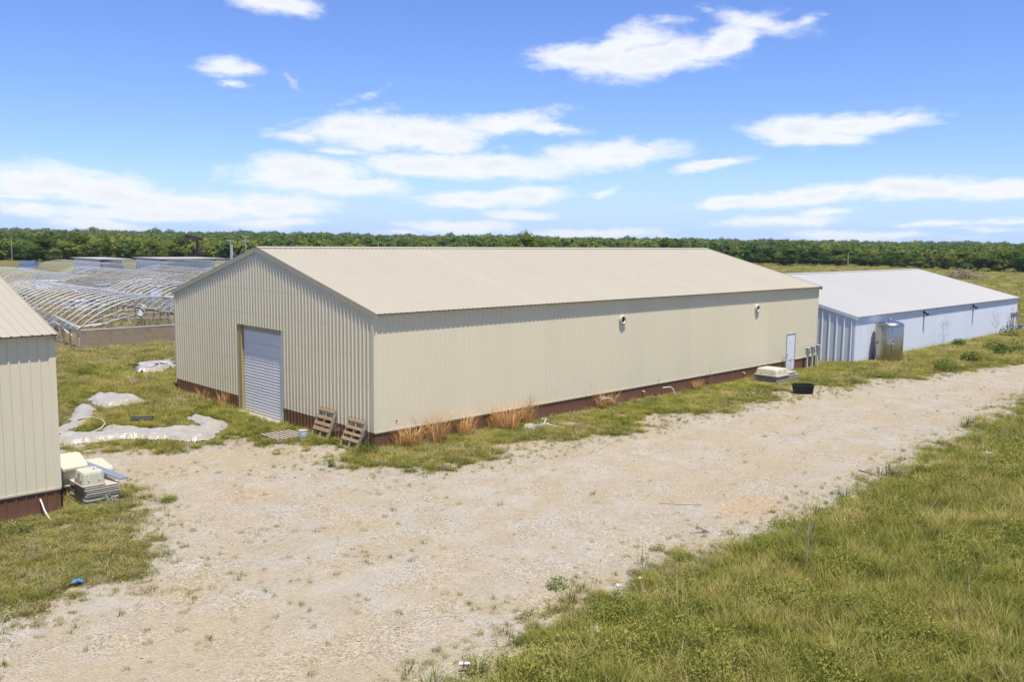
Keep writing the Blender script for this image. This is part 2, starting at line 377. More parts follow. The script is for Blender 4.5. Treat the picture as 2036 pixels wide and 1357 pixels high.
# value noise in numpy (terrain, gravel mask, cloth)
_T = nrs.rand(256, 256)
def vn(x, y):
    x = np.asarray(x, float); y = np.asarray(y, float)
    xi = np.floor(x).astype(int); yi = np.floor(y).astype(int); fx = x-xi; fy = y-yi
    fx = fx*fx*(3-2*fx); fy = fy*fy*(3-2*fy)
    a = _T[xi & 255, yi & 255]; b_ = _T[(xi+1) & 255, yi & 255]; c = _T[xi & 255, (yi+1) & 255]; d = _T[(xi+1) & 255, (yi+1) & 255]
    return (a*(1-fx)+b_*fx)*(1-fy)+(c*(1-fx)+d*fx)*fy
def fbm(x, y, o=4):
    s_ = 0; a = 0.5; t_ = 0
    for i in range(o):
        s_ = s_+a*vn(x*2**i+17.3*i, y*2**i+5.1*i); t_ += a; a *= 0.5
    return s_/t_
def sstep(x, lo, hi):
    t_ = np.clip((x-lo)/(hi-lo), 0, 1); return t_*t_*(3-2*t_)
def sdist(x, y, poly):                       # positive inside
    x = np.asarray(x, float); y = np.asarray(y, float); d = np.full(x.shape, 1e9); ins = np.zeros(x.shape, bool)
    k = len(poly)
    for i in range(k):
        ax, ay = poly[i]; bx, by = poly[(i+1) % k]
        ex, ey = bx-ax, by-ay; wx, wy = x-ax, y-ay
        t_ = np.clip((wx*ex+wy*ey)/(ex*ex+ey*ey+1e-12), 0, 1)
        d = np.minimum(d, np.hypot(wx-ex*t_, wy-ey*t_))
        c = ((ay > y) != (by > y)) & (x < (bx-ax)*(y-ay)/(by-ay+1e-12)+ax)
        ins ^= c
    return np.where(ins, d, -d)

# ------------------------------------------------------------------ terrain
POLY = [(-45,-6),(-13.2,-5.9),(-12.9,-6.8),(-11.9,-5.5),(-10.8,-5.8),(-9.6,-3.9),(-9.0,-1.7),(-8.5,-.3),(-9.2,1.2),(-10.4,3),(-10.4,7.6),(-7.2,7.5),(-5.1,5.4),
 (-3.4,5.0),(-2.5,4.6),(-1.6,3.2),(-1.6,0.9),(-1.7,-1.2),(-.8,-2.5),(1.1,-2.9),(2.8,-3.5),(9.1,-3.8),(19,-3.9),(27.8,-4.7),(37,-6.7),(44.8,-8.2),(60,-9.3),(130,-13),
 (130,-20),(60,-15),(29,-12.5),(18,-13.5),(7.5,-14.1),(2.7,-13.7),(-4.2,-13.75),(-8.6,-14.3),(-14,-15),(-45,-17.6)]
PATCH = [(-11.6,-8.2,.5,.35),(-10.5,-7.2,.6,.3),(-9.4,-6.8,.5,.3),(-12.0,-9.0,.5,.25),(-11.8,-10.4,.5,.25),(-11.2,-4.3,1.3,.6),(-12.4,-3.0,1.2,.4),(-8.3,1.8,.9,.35),(-7.8,6,1.0,.3),(-5.5,4.4,.7,.35),
 (-9.9,-10.8,.6,.3),(-2.4,3.4,.6,.3),(-12.9,-7.6,.5,.3),(-1.2,-1.4,.5,.4),(-7.6,-1.0,.4,.3),(-7.6,-10.5,.5,.2)]
LIGHTP = [(-12.9,-4.1,.45,.6),(-10.6,-1.35,.3,.6),(11.5,-1.75,.45,.9),(8.7,-1.35,.6,.9),(12.5,-3.0,1.2,.5),(4.5,-3.0,1.2,.5),(24,-3.4,1.6,.5),(-.8,1.2,.7,.5),(22.2,-3.6,.8,.5),(30,-4,1.3,.4),(-1.4,8.2,.5,.7)]
def gravel_mask(x, y):
    d = sdist(x, y, POLY)
    n = fbm(x*0.55, y*0.55, 5)-0.5; n2 = fbm(x*2.6+40, y*2.6, 4)-0.5
    g = 0.5+0.40*(d+0.15+n*1.9)/1.0+n2*0.9
    for cx, cy, r, w in PATCH: g = g-w*1.15*np.exp(-((x-cx)**2+(y-cy)**2)/(r*r))
    for cx, cy, r, w in LIGHTP: g = g+w*1.5*np.exp(-((x-cx)**2+(y-cy)**2)/(r*r))
    return np.clip(g, 0, 1)
DIRT = [(-6.0,-1.9,1.3,.75),(4.1,-12.5,1.1,1.0),(-4.7,-13.3,.7,.9),(-7.8,-10,2.0,.35),(1,-12.2,1.1,.5),(-4,-3.5,1.2,.3),(-7.4,-12.6,1.0,.35)]
def dirt_mask(x, y):
    g = np.zeros_like(x)
    for cx, cy, r, w in DIRT: g = g+w*np.exp(-(((x-cx)/1.6)**2+(y-cy)**2)/(r*r))
    return np.clip(g+0.4*(fbm(x*0.4, y*0.4, 4)-0.5), 0, 1)
def track_mask(x, y):          # two compacted wheel tracks along the drive, one pair turning off towards the big door
    yc = np.interp(x, [-40,-14,8,22,32,45,60,130], [-11,-10.6,-8.9,-8.6,-8.9,-10.4,-12.2,-16.5])
    t_ = np.exp(-((np.abs(y-yc)-.85)/.33)**2)+.8*np.exp(-((np.abs(y-yc-2.6)-.85)/.35)**2)*(x > -2)
    r = np.hypot(x+12.5, y-2.5); t_ = t_+.8*np.exp(-((np.abs(r-7.6)-.85)/.33)**2)*((x > -8) & (y < 6))
    return np.clip(t_, 0, 1)*(.45+.8*fbm(x*.5, y*.5+7, 3))
CXY = CAM[:2]
def terrain(x, y):
    dx, dy = x-CXY[0], y-CXY[1]; r = np.hypot(dx, dy); a = np.arctan2(dx, dy)-YAW     # + = right
    side = sstep(a, -0.5, 0.45)
    h = (3.6-3.2*side)*sstep(r, 420, 1500)*(0.75+0.5*vn(a*5+3, r*0.0006+2))
    h = h+(3.4*(vn(a*11+11, r/400)-0.5))*sstep(r, 500, 1500)
    return h*(1-0.9*sstep(r, 1900, 4500))
def build_ground():
    rings = np.concatenate([np.linspace(0, 340, 12), np.linspace(380, 2200, 40), np.geomspace(2400, 4200, 6)])
    na = 200; vs = [(CXY[0], CXY[1], 0.0)]; fs = []
    for r in rings[1:]:
        a = np.linspace(0, 2*np.pi, na, endpoint=False)
        x = CXY[0]+r*np.sin(a); y = CXY[1]+r*np.cos(a); z = terrain(x, y)
        vs += list(zip(x, y, z))
    for j in range(na): fs.append((0, 1+(j+1) % na, 1+j))
    for i in range(len(rings)-2):
        for j in range(na):
            j2 = (j+1) % na; a = 1+i*na
            fs.append((a+j, a+j2, a+na+j2, a+na+j))
    o = obj_from('ground', vs, fs, 'ground', smooth=True); o['kind'] = 'structure'
def grid_sheet(name, x0, x1, y0, y1, st, mask, z=0.004):
    nx, ny = int((x1-x0)/st)+1, int((y1-y0)/st)+1
    X, Y = np.meshgrid(np.linspace(x0, x1, nx), np.linspace(y0, y1, ny), indexing='ij')
    g = mask(X, Y); dd = dirt_mask(X, Y)
    Z = z+0*X+0.012*(g > .05)*(fbm(X*0.7, Y*0.7, 3))
    keep = (g > 0.01)
    q = keep[:-1,:-1] | keep[1:,:-1] | keep[1:,1:] | keep[:-1,1:]
    idx = np.arange(nx*ny).reshape(nx, ny)
    F = np.stack([idx[:-1,:-1][q], idx[1:,:-1][q], idx[1:,1:][q], idx[:-1,1:][q]], 1)
    used = np.unique(F); rm = -np.ones(nx*ny, int); rm[used] = np.arange(len(used)); F = rm[F]
    V = np.stack([X.ravel(), Y.ravel(), Z.ravel()], 1)[used]
    me = bpy.data.meshes.new(name); me.vertices.add(len(V)); me.vertices.foreach_set('co', V.ravel())
    me.loops.add(F.size); me.loops.foreach_set('vertex_index', F.ravel())
    me.polygons.add(len(F)); me.polygons.foreach_set('loop_start', np.arange(len(F))*4); me.polygons.foreach_set('loop_total', np.full(len(F), 4))
    me.update(calc_edges=True); me.validate()
    for nm, A in (('gravel', g), ('dirt', dd), ('track', track_mask(X, Y))):
        at = me.attributes.new(nm, 'FLOAT', 'POINT'); at.data.foreach_set('value', A.ravel()[used].astype(np.float32))
    me.materials.append(M['ground']); me.polygons.foreach_set('use_smooth', [True]*len(F))
    o = bpy.data.objects.new(name, me); COL.objects.link(o); o['kind'] = 'structure'
    return o
build_ground()
grid_sheet('gravel_road', -26, 40, -18.5, 10, 0.11, gravel_mask)
grid_sheet('gravel_road_beyond', 40.0, 130, -21, -5, 0.3, gravel_mask)
PADP = [(69.2,-2.2),(75,-1.5),(93,3.5),(120,6),(120,-2),(92,-3.2),(78,-3.4)]
grid_sheet('gravel_pad', 66, 122, -6, 8, 0.3, lambda x, y: np.clip(0.6+0.6*sdist(x, y, PADP), 0, 1), 0.010)

# ------------------------------------------------------------------ metal buildings
PW = 0.962
def profile(width, h=0.022, nr=4, minor=True, rw=0.033, rt=0.013):
    pts = [(0.0, 0.0)]; st = width/nr
    for k in range(nr):
        c = st*(k+0.5)
        pts += [(c-rw, 0), (c-rt, h), (c+rt, h), (c+rw, 0)]
        if minor and k < nr-1:
            for f in (0.38, 0.62):
                c2 = c+st*f; pts += [(c2-.012, 0), (c2, .004), (c2+.012, 0)]
    pts.append((width, 0.0))
    return pts
def panel(name, prof, O, u, n, v0, v1, mat, parent, u0=0.0, ext=None):
    """profiled sheet: prof along u, standing off along n, between functions v0(u) and v1(u) of height"""
    O, u, n = Vector(O), Vector(u), Vector(n); vs = []; fs = []
    up = Vector(ext) if ext else Vector((0,0,1))
    for (a, h) in prof:
        for v in (v0(u0+a), v1(u0+a)):
            vs.append(O+u*(u0+a)+up*v+n*h)
    for i in range(len(prof)-1):
        fs.append((2*i, 2*i+2, 2*i+3, 2*i+1))
    return obj_from(name, vs, fs, mat, parent)
def clip_prof(prof, a, b_):
    out = []
    for i in range(len(prof)-1):
        (x0, h0), (x1, h1) = prof[i], prof[i+1]
        if x1 <= a or x0 >= b_ or x1 == x0: continue
        def at(x): return h0+(h1-h0)*(x-x0)/(x1-x0)
        xs, xe = max(x0, a), min(x1, b_)
        if not out: out.append((xs, at(xs)))
        out.append((xe, at(xe)))
    return out

def warehouse(loc, L, Wd, H, R, wall, roof, trim, wain, oe, og, label, name='metal_warehouse', door=None, rib=4, gable_rib=None, hrib=0.022):
    T = empty(name, loc, label, 'warehouse')
    npan = round(L/PW); pw = L/npan; slope = (R-H)/(Wd/2); b = wain or 0.0
    pr = profile(pw, hrib, rib)
    P0_ = lambda c: (lambda u: c)
    # long walls: front faces -y, rear faces +y
    first = panel('wall_panel', pr, (0,0,0), (1,0,0), (0,-1,0), P0_(b), P0_(H-0.02), wall, T)
    for k in range(1, npan): share('wall_panel', first, T, (k*pw, 0, 0))
    for k in range(npan): share('wall_panel', first, T, ((k+1)*pw, Wd, 0), math.pi)
    if b:
        fb_ = panel('wainscot_panel', pr, (0,0.006,0), (1,0,0), (0,-1,0), P0_(-0.05), P0_(b), 'brown', T)
        for k in range(1, npan): share('wainscot_panel', fb_, T, (k*pw, 0, 0))
        for k in range(npan): share('wainscot_panel', fb_, T, ((k+1)*pw, Wd, 0), math.pi)
        mb = MB(); mb.box((-0.01,-0.034,b-0.03),(L+0.01,-0.004,b+0.02)); mb.build('base_trim', trim, T)
    # gables
    ng = round(Wd/PW); gw = Wd/ng; gr = gable_rib or rib; gp_ = profile(gw, hrib*(1.4 if not gable_rib else 2.2), gr, minor=not gable_rib, rw=0.046 if not gable_rib else 0.075, rt=0.014 if not gable_rib else 0.022)
    top = lambda y: H-0.03+slope*min(y, Wd-y)
    def insert_peak(prof, u0):
        pk = Wd/2-u0; out = []
        for i, (a, h) in enumerate(prof):
            out.append((a, h))
            if i+1 < len(prof) and a < pk-1e-6 < prof[i+1][0]-1e-6:
                a2, h2 = prof[i+1]; out.append((pk, h+(h2-h)*(pk-a)/(a2-a)))
        return out
    for side in (0, 1):
        O = (0, 0, 0) if side == 0 else (L, 0, 0); n = (-1,0,0) if side == 0 else (1,0,0)
        for k in range(ng):
            u0 = k*gw; pp = insert_peak(gp_, u0)
            segs = [(0.0, gw, b, 0.0)]
            if door and side == 0:
                d0, d1, dz = door; a0, a1 = d0-u0, d1-u0
                if a0 < gw and a1 > 0:
                    segs = []
                    if a0 > 0: segs.append((0, a0, b, 1))
                    segs.append((max(a0,0), min(a1,gw), dz, 0))
                    if a1 < gw: segs.append((a1, gw, b, 1))
            vs = []; fs = []; vb = []; fb2_ = []
            for (sa, sb, zlo, _w) in segs:
                cp = clip_prof(pp, sa, sb)
                if len(cp) < 2: continue
                k0 = len(vs)
                for (a, h) in cp:
                    y = u0+a
                    vs.append((O[0]+n[0]*h, y, zlo)); vs.append((O[0]+n[0]*h, y, top(y)))
                for i in range(len(cp)-1):
                    q = (k0+2*i, k0+2*i+2, k0+2*i+3, k0+2*i+1); fs.append(q if side else q[::-1])
                if b and zlo == b:
                    k0 = len(vb)
                    for (a, h) in cp:
                        y = u0+a; off = -0.006*n[0]
                        vb.append((O[0]+n[0]*h+off, y, -0.05)); vb.append((O[0]+n[0]*h+off, y, b))
                    for i in range(len(cp)-1):
                        q = (k0+2*i, k0+2*i+2, k0+2*i+3, k0+2*i+1); fb2_.append(q if side else q[::-1])
            obj_from('gable_panel', vs, fs, wall, T)
            if vb: obj_from('wainscot_panel', vb, fb2_, 'brown', T)
        if side == 0:          # rows of fasteners show as dots on the gable
            mb = MB()
            for zr in (1.35, 2.35, 3.35, 4.35, 5.35, 6.3):
                for k in range(ng*gr):
                    y = (k+0.5)*gw/gr-0.055
                    if zr > top(y)-0.35: continue
                    if door and door[0]-0.1 < y < door[1]+0.1 and zr < door[2]: continue
                    mb.box((-0.012, y-0.009, zr-0.009), (-0.0005, y+0.009, zr+0.009))
            if not gable_rib:
                o = mb.build('screws', wall, T); o['kind'] = 'stuff'
    # roof: panels run from eave to ridge
    sl_ = math.hypot(Wd/2+oe, (Wd/2+oe)*slope); vd = Vector((0, 1, slope)).normalized(); nn = Vector((0, -slope, 1)).normalized()
    Lr = L+2*og; npr = round(Lr/PW); rw_ = Lr/npr; rp = profile(rw_, hrib*0.85, rib)
    O = Vector((-og, -oe, H-oe*slope+0.045))
    fr = panel('roof_panel', rp, O, (1,0,0), nn, P0_(0.0), P0_(sl_), roof, T, ext=tuple(vd))
    for k in range(1, npr): share('roof_panel', fr, T, (k*rw_, 0, 0))
    for k in range(npr): share('roof_panel', fr, T, (L-k*rw_, Wd, 0), math.pi)
    zr = R+0.045
    mb = MB()
    for sgn in (-1, 1):
        w = 0.24
        a = Vector((0, Wd/2, zr+0.032)); d = Vector((0, sgn*w, -slope*w+0.004))
        vs = [a+Vector((-og-.02,0,0)), a+Vector((L+og+.02,0,0)), a+d+Vector((L+og+.02,0,0)), a+d+Vector((-og-.02,0,0))]
        lo = [v-Vector((0,0,0.006)) for v in vs]
        mb.add(vs+lo, [(0,1,2,3) if sgn < 0 else (3,2,1,0), (4,5,6,7), (3,2,6,7)])
    mb.build('ridge_cap', roof, T)
    if L < 33.5 and loc[0] > -5:                      # dark boxes stand in for the shade in the open pan ends
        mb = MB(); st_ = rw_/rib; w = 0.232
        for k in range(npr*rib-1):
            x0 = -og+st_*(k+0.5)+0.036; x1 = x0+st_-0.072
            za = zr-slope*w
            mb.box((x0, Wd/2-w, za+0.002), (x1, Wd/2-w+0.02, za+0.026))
        o = mb.build('ridge_gap_shade', 'dark', T); o['kind'] = 'stuff'
    # rake trims (boards along the sloping edges), eave underside trim, corner trims
    for xe, xi in ((-og-0.014, -og+0.004), (L+og-0.004, L+og+0.014)):
        for sgn in (0, 1):
            y0 = -oe if sgn == 0 else Wd+oe; y1 = Wd/2
            zz = lambda y: H+slope*(min(y, Wd-y))+0.045
            vs = []
            for (y, z) in ((y0, zz(y0)), (y1, zz(y1))):
                vs += [(xe, y, z-0.19), (xi, y, z-0.19), (xi, y, z+0.028), (xe, y, z+0.028)]
            obj_from('rake_trim', vs, [(0,1,2,3),(7,6,5,4),(0,4,5,1),(1,5,6,2),(2,6,7,3),(3,7,4,0)], trim, T)
            vs2 = []
            x2 = 0.0 if xe < 0 else L
            a, b2 = min(xi, x2), max(xi, x2)
            for (y, z) in ((y0, zz(y0)), (y1, zz(y1))):
                vs2 += [(a, y, z-0.09), (b2, y, z-0.09), (b2, y, z-0.07), (a, y, z-0.07)]
            if b2-a > 0.01: obj_from('soffit', vs2, [(0,1,2,3),(7,6,5,4),(0,4,5,1),(1,5,6,2),(2,6,7,3),(3,7,4,0)], trim, T)
    for y_a, y_b in ((-oe+0.015, -0.026), (Wd+0.026, Wd+oe-0.015)):
        mb = MB(); zz_ = H-oe*slope+0.02
        mb.box((-og+0.03, y_a, zz_-0.02), (L+og-0.03, y_b, zz_)); mb.build('eave_trim', trim, T)
    for cx_, cy_, sx_, sy_ in ((0,0,-1,-1),(L,0,1,-1),(0,Wd,-1,1),(L,Wd,1,1)):
        mb = MB(); e = 0.028; w = 0.11
        xa, xb = sorted((cx_+sx_*e, cx_-sx_*w)); ya, yb = sorted((cy_+sy_*e, cy_+sy_*(e-0.004)))
        mb.box((xa, ya, b+0.021 if b else 0), (xb, yb, H-0.05))
        xa, xb = sorted((cx_+sx_*e, cx_+sx_*(e-0.004))); ya, yb = sorted((cy_+sy_*(e-0.004), cy_-sy_*w))
        mb.box((xa, ya, b+0.021 if b else 0), (xb, yb, H-0.05))
        mb.build('corner_trim', wall, T)
    return T
MW, ML, MH, MR = 16.065, 32.71, 4.88, 7.0
D0, D1, DZ = 6.17, 9.92, 3.77
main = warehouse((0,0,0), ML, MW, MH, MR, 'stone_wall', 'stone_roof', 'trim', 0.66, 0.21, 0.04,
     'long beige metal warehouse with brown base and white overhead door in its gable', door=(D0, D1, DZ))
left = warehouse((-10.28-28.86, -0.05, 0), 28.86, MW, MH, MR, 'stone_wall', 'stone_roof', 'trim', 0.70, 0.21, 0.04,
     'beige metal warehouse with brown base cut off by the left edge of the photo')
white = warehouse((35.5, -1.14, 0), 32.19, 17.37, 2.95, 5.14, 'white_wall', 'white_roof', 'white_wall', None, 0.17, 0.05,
     'low white metal warehouse with white roof beyond the beige one, tank standing in front', gable_rib=2)

# overhead door of the main building: sections with horizontal ribs, set back in the opening
nsec = 7; sh = (DZ-0.22-0.06)/nsec; xd = 0.14
def door_section():
    prof = []; k = 4
    for i in range(k):
        z = sh*(i+0.5)/k
        prof += [(z-sh/k*0.30, 0.0), (z-sh/k*0.22, 0.013), (z+sh/k*0.16, 0.013), (z+sh/k*0.30, 0.0)]
    prof = [(0.004, 0.0)]+prof+[(sh-0.014, 0.0), (sh-0.012, -0.012), (sh, -0.012)]
    vs = []; fs = []
    for (z, h) in prof: vs += [(xd-h, D0+0.10, z), (xd-h, D1-0.32, z)]
    for i in range(len(prof)-1): fs.append((2*i, 2*i+1, 2*i+3, 2*i+2)[::-1])
    return vs, fs
od = MB(); od.box((xd+0.03, D0+0.02, 0.0), (xd+0.05, D1-0.26, DZ-0.05)); od = od.build('overhead_door', 'door_white', main)
ds, dfc = door_section()
s0 = obj_from('door_section', ds, dfc, 'door_white', od); s0.location = (0, 0, 0.06)
for i in range(1, nsec): share('door_section', s0, od, (0, 0, 0.06+sh*i))
mb = MB(); mb.box((xd-0.03, D0+0.10, DZ-0.215), (xd+0.02, D1-0.32, DZ-0.03)); mb.build('door_head_rail', 'trim', od)
mb = MB(); mb.box((0.02, D1-0.31, 0.0), (0.125, D1-0.06, DZ-0.002)); mb.build('door_post', simple('yellowed_pine_post', (0.42,0.32,0.14), 0.85, var=0.25, scale=7, spec=0.1), main)
mb = MB(); mb.box((0.004, D0+0.005, 0.0), (xd+0.03, D0+0.09, DZ-0.002)); mb.build('door_jamb', 'door_white', main)
mb = MB(); mb.box((0.004, D1-0.055, 0.0), (xd+0.03, D1-0.005, DZ-0.002)); mb.build('door_jamb', 'trim', main)
mb = MB(); mb.box((-0.014, D0-0.04, b_ := 0.0 or 0.66), (0.012, D0+0.004, DZ+0.03)); mb.build('door_edge_trim', 'trim', main)
mb = MB(); mb.box((-0.30, D0+0.0, -0.02), (xd+0.2, D1-0.05, 0.045)); mb.build('door_sill', 'concrete', main)
mb = MB(); mb.box((0.02, D0-0.3, DZ+0.002), (xd+0.25, D1+0.3, DZ+0.03)); mb.build('door_header', 'wood_grey', main)
# entry door on the long wall
ex0, ex1 = 29.06, 29.98
mb = MB(); mb.box((ex0-0.07, -0.045, 0.02), (ex0, 0.0, 2.16)); mb.box((ex1, -0.045, 0.02), (ex1+0.07, 0.0, 2.16)); mb.box((ex0-0.07, -0.045, 2.161), (ex1+0.07, 0.0, 2.23)); ed = mb.build('door_frame', 'bin_grey', main)
mb = MB(); mb.box((ex0+0.002, -0.032, 0.06), (ex1-0.002, -0.024, 2.158)); dl = mb.build('entry_door', 'white_wall', main)
mb = MB(); mb.tube([(ex0+0.09, -0.03, 1.02), (ex0+0.09, -0.09, 1.02)], 0.03, 8); mb.build('handle', 'bin_grey', dl)
mb = MB(); mb.box((ex0+0.33, -0.038, 1.66), (ex0+0.36, -0.0325, 1.76)); mb.box((ex0+0.38, -0.038, 1.70), (ex0+0.41, -0.0325, 1.77)); mb.build('door_plate', 'bin_grey', dl)
# round exhaust vents, part of the wall they are fixed in
def ring_vent(x, z, parent, y=0.0):
    mb = MB(); n = 24; prof = [(0.185, 0.0), (0.185, -0.08), (0.215, -0.085), (0.215, -0.12), (0.15, -0.125), (0.14, -0.11), (0.14, -0.04)]
    vs = []; fs = []
    for r, yy in prof:
        for j in range(n):
            a = 2*math.pi*j/n; vs.append((x+r*math.cos(a), y+yy, z+r*math.sin(a)))
    for i in range(len(prof)-1):
        for j in range(n):
            j2 = (j+1) % n; fs.append((i*n+j, (i+1)*n+j, (i+1)*n+j2, i*n+j2)[::-1])
    mb.add(vs, fs); v = mb.build('exhaust_vent', 'pvc', parent, True)
    mb = MB(); mb.add([(x+0.142*math.cos(2*math.pi*j/n), y-0.045, z+0.142*math.sin(2*math.pi*j/n)) for j in range(n)], [tuple(range(n))]); mb.build('vent_bore', 'dark', v)
    mb = MB(); mb.beam((x-0.12, y-0.07, z-0.03), (x-0.02, y-0.07, z+0.05), 0.02, 0.03, (0,1,0)); mb.build('damper', 'bin_grey', v)
ring_vent(13.71, 3.91, main); ring_vent(25.53, 3.89, main)
def elbow_vent(x, z, parent):
    mb = MB(); mb.tube([(x, 0.0, z+0.1), (x, -0.16, z+0.1), (x, -0.26, z+0.03), (x, -0.28, z-0.12)], 0.11, 12)
    v = mb.build('elbow_vent', simple('dark_green_pipe', (0.06,0.10,0.10), 0.5), parent, True)
    mb = MB(); mb.tube([(x, -0.02, z-0.10), (x-0.02, -0.05, z-0.45)], 0.05, 8); mb.build('drain_pipe', 'bin_grey', v)
elbow_vent(46.43-35.5, 2.62, white); elbow_vent(56.44-35.5, 2.62, white)
# small hole stain on the long wall
mb = MB(); mb.tube([(0.96, -0.0, 0.98), (0.96, -0.03, 0.98)], 0.025, 8); mb.build('wall_spigot', 'dark', main)
for (x, z) in ((15.42, 0.42), (12.5, 0.5), (24.4, 0.42)):
    mb = MB(); mb.tube([(x, 0.0, z), (x, -0.09, z), (x+0.02, -0.12, z-0.06)], 0.03, 8); mb.build('pipe_stub', 'pvc', main)

# ------------------------------------------------------------------ meters
def meter(x, y, h, label, grp, wired=False):
    T = empty('meter_pedestal', (x, y, 0), label, 'meter', grp)
    mb = MB(); mb.tube([(0,0,0),(0,0,h-0.34)], 0.05, 10); mb.build('conduit', 'pvc', T)
    mb = MB(); mb.box((-0.11,-0.09,h-0.40),(0.11,0.07,h)); bx_ = mb.build('meter_box', 'bin_grey', T)
    mb = MB(); mb.box((-0.125,-0.10,h),(0.125,0.08,h+0.035)); mb.build('cap', 'pvc', bx_)
    mb = MB(); mb.box((-0.04,-0.108,h-0.30),(0.04,-0.092,h-0.18)); mb.build('meter_dial', 'dark', bx_)
    if wired:
        mb = MB(); mb.tube([(0.06,-0.05,h-0.4),(0.20,-0.06,h-0.75),(0.30,-0.1,0.02)], 0.014, 5); mb.build('hose', 'wood_old', T)
    return T
meter(31.15, -0.28, 1.26, 'grey meter box on white post nearest the white entry door', 'meter posts at the warehouse corner', True)
meter(31.78, -0.28, 1.30, 'middle one of the three grey meter boxes on white posts', 'meter posts at the warehouse corner')
meter(32.42, -0.28, 1.34, 'grey meter box on white post at the far corner of the beige warehouse', 'meter posts at the warehouse corner')
meter(65.35, -1.45, 1.72, 'left grey meter box by the far end of the white wall', 'meter posts by the white warehouse')
meter(65.95, -1.45, 1.72, 'middle grey meter box by the far end of the white wall', 'meter posts by the white warehouse')
meter(66.7, -1.45, 1.76, 'right grey meter box by the far end of the white wall', 'meter posts by the white warehouse')
T = empty('utility_box', (67.5, -1.6, 0), 'small grey utility box low beside the far corner of the white wall', 'utility box')
mb = MB(); mb.box((-0.2,-0.15,0),(0.2,0.15,0.6)); mb.build('cabinet', 'bin_grey', T)
mb = MB(); mb.box((-0.23,-0.18,0.602),(0.23,0.18,0.64)); mb.build('lid', 'bin_grey', T)

# ------------------------------------------------------------------ stainless tank
TX, TY, TR, TH = 38.25, -2.15, 0.84, 2.42
T = empty('tank', (TX, TY, 0), 'tall stainless steel tank with domed top and valves, before the white warehouse', 'tank')
mb = MB(); mb.lathe([(TR-0.02, 0.12), (TR, 0.16), (TR, TH-0.02), (TR-0.01, TH)], 48); mb.build('shell', 'stainless', T, True)
mb = MB(); mb.lathe([(TR-0.002, TH+0.001), (TR-0.02, TH+0.05), (TR-0.10, TH+0.11), (0.55, TH+0.19), (0.30, TH+0.25), (0.12, TH+0.27)], 48); mb.build('dome', 'stainless_top', T, True)
mb = MB(); mb.lathe([(0.14, TH+0.24), (0.14, TH+0.33), (0.10, TH+0.36)], 20); mb.build('hatch', 'stainless', T)
mb = MB(); mb.lathe([(TR+0.006, TH-0.06), (TR+0.02, TH-0.05), (TR+0.02, TH-0.02), (TR+0.006, TH-0.01)], 48); mb.build('top_band', 'stainless_top', T)
vdir = Vector((CAM[0]-TX, CAM[1]-TY, 0)).normalized(); vr = Vector((AR[0], AR[1], 0))
def tp(off, out, z):        # point beside the shell: off to the viewer's right, out from the shell
    y = math.sqrt(max(0, TR*TR-off*off)); q = vr*off+vdir*(y+out); return Vector((q.x, q.y, z))
for a in (-0.45, 0.36):  # dark strips added to imitate streaky reflections in the shell
    mb = MB(); mb.tube([tp(a, 0.004, 0.2), tp(a, 0.004, TH-0.05)], 0.012, 6); mb.build('reflection_streak', 'rust', T)
for a in (0.6, 2.17, 3.74, 5.31):
    mb = MB(); mb.tube([(0.7*TR*math.cos(a), 0.7*TR*math.sin(a), 0), (0.7*TR*math.cos(a), 0.7*TR*math.sin(a), 0.14)], 0.05, 10); mb.build('leg', 'stainless', T)
mb = MB(); mb.tube([tp(0.05, -0.02, 1.35), tp(0.05, 0.10, 1.35)], 0.15, 16); mb.build('manway', 'stainless_top', T)
mb = MB(); mb.tube([tp(0.16, 0.0, 1.50), tp(0.22, 0.12, 1.45)], 0.06, 10); mb.tube([tp(0.24, 0.0, 1.30), tp(0.30, 0.14, 1.20)], 0.05, 10); mb.build('valve', 'bin_grey', T)
mb = MB(); mb.tube([tp(0.17, 0.05, 2.3), tp(0.18, 0.05, 1.5)], 0.022, 8); mb.tube([tp(0.16, 0.05, 1.2), tp(0.17, 0.05, 0.62)], 0.028, 8); mb.build('pipe', 'rubber', T)
mb = MB(); mb.tube([tp(-0.80, 0.02, 1.35), tp(-0.86, 0.12, 1.35), tp(-0.88, 0.12, 1.15)], 0.05, 8); mb.build('valve', 'bin_grey', T)
mb = MB(); mb.tube([tp(0.78, 0.0, 0.95), tp(0.86, 0.06, 0.75), tp(1.0, 0.1, 0.5)], 0.045, 8); mb.tube([tp(0.76, 0.0, 1.15), tp(0.84, 0.08, 1.1)], 0.05, 8); mb.build('outlet_arm', 'bin_grey', T)
mb = MB(); mb.tube([tp(-0.78, -0.1, TH+0.04), tp(-0.45, -0.2, TH+0.24), tp(-0.2, -0.5, TH+0.36)], 0.028, 8); mb.build('vent_pipe', 'stainless_top', T)
mb = MB(); mb.tube([tp(-0.32, -0.05, TH+0.02), tp(-0.27, -0.02, TH+0.15), tp(-0.20, -0.2, TH+0.16)], 0.02, 6); mb.build('lifting_eye', 'stainless_top', T)

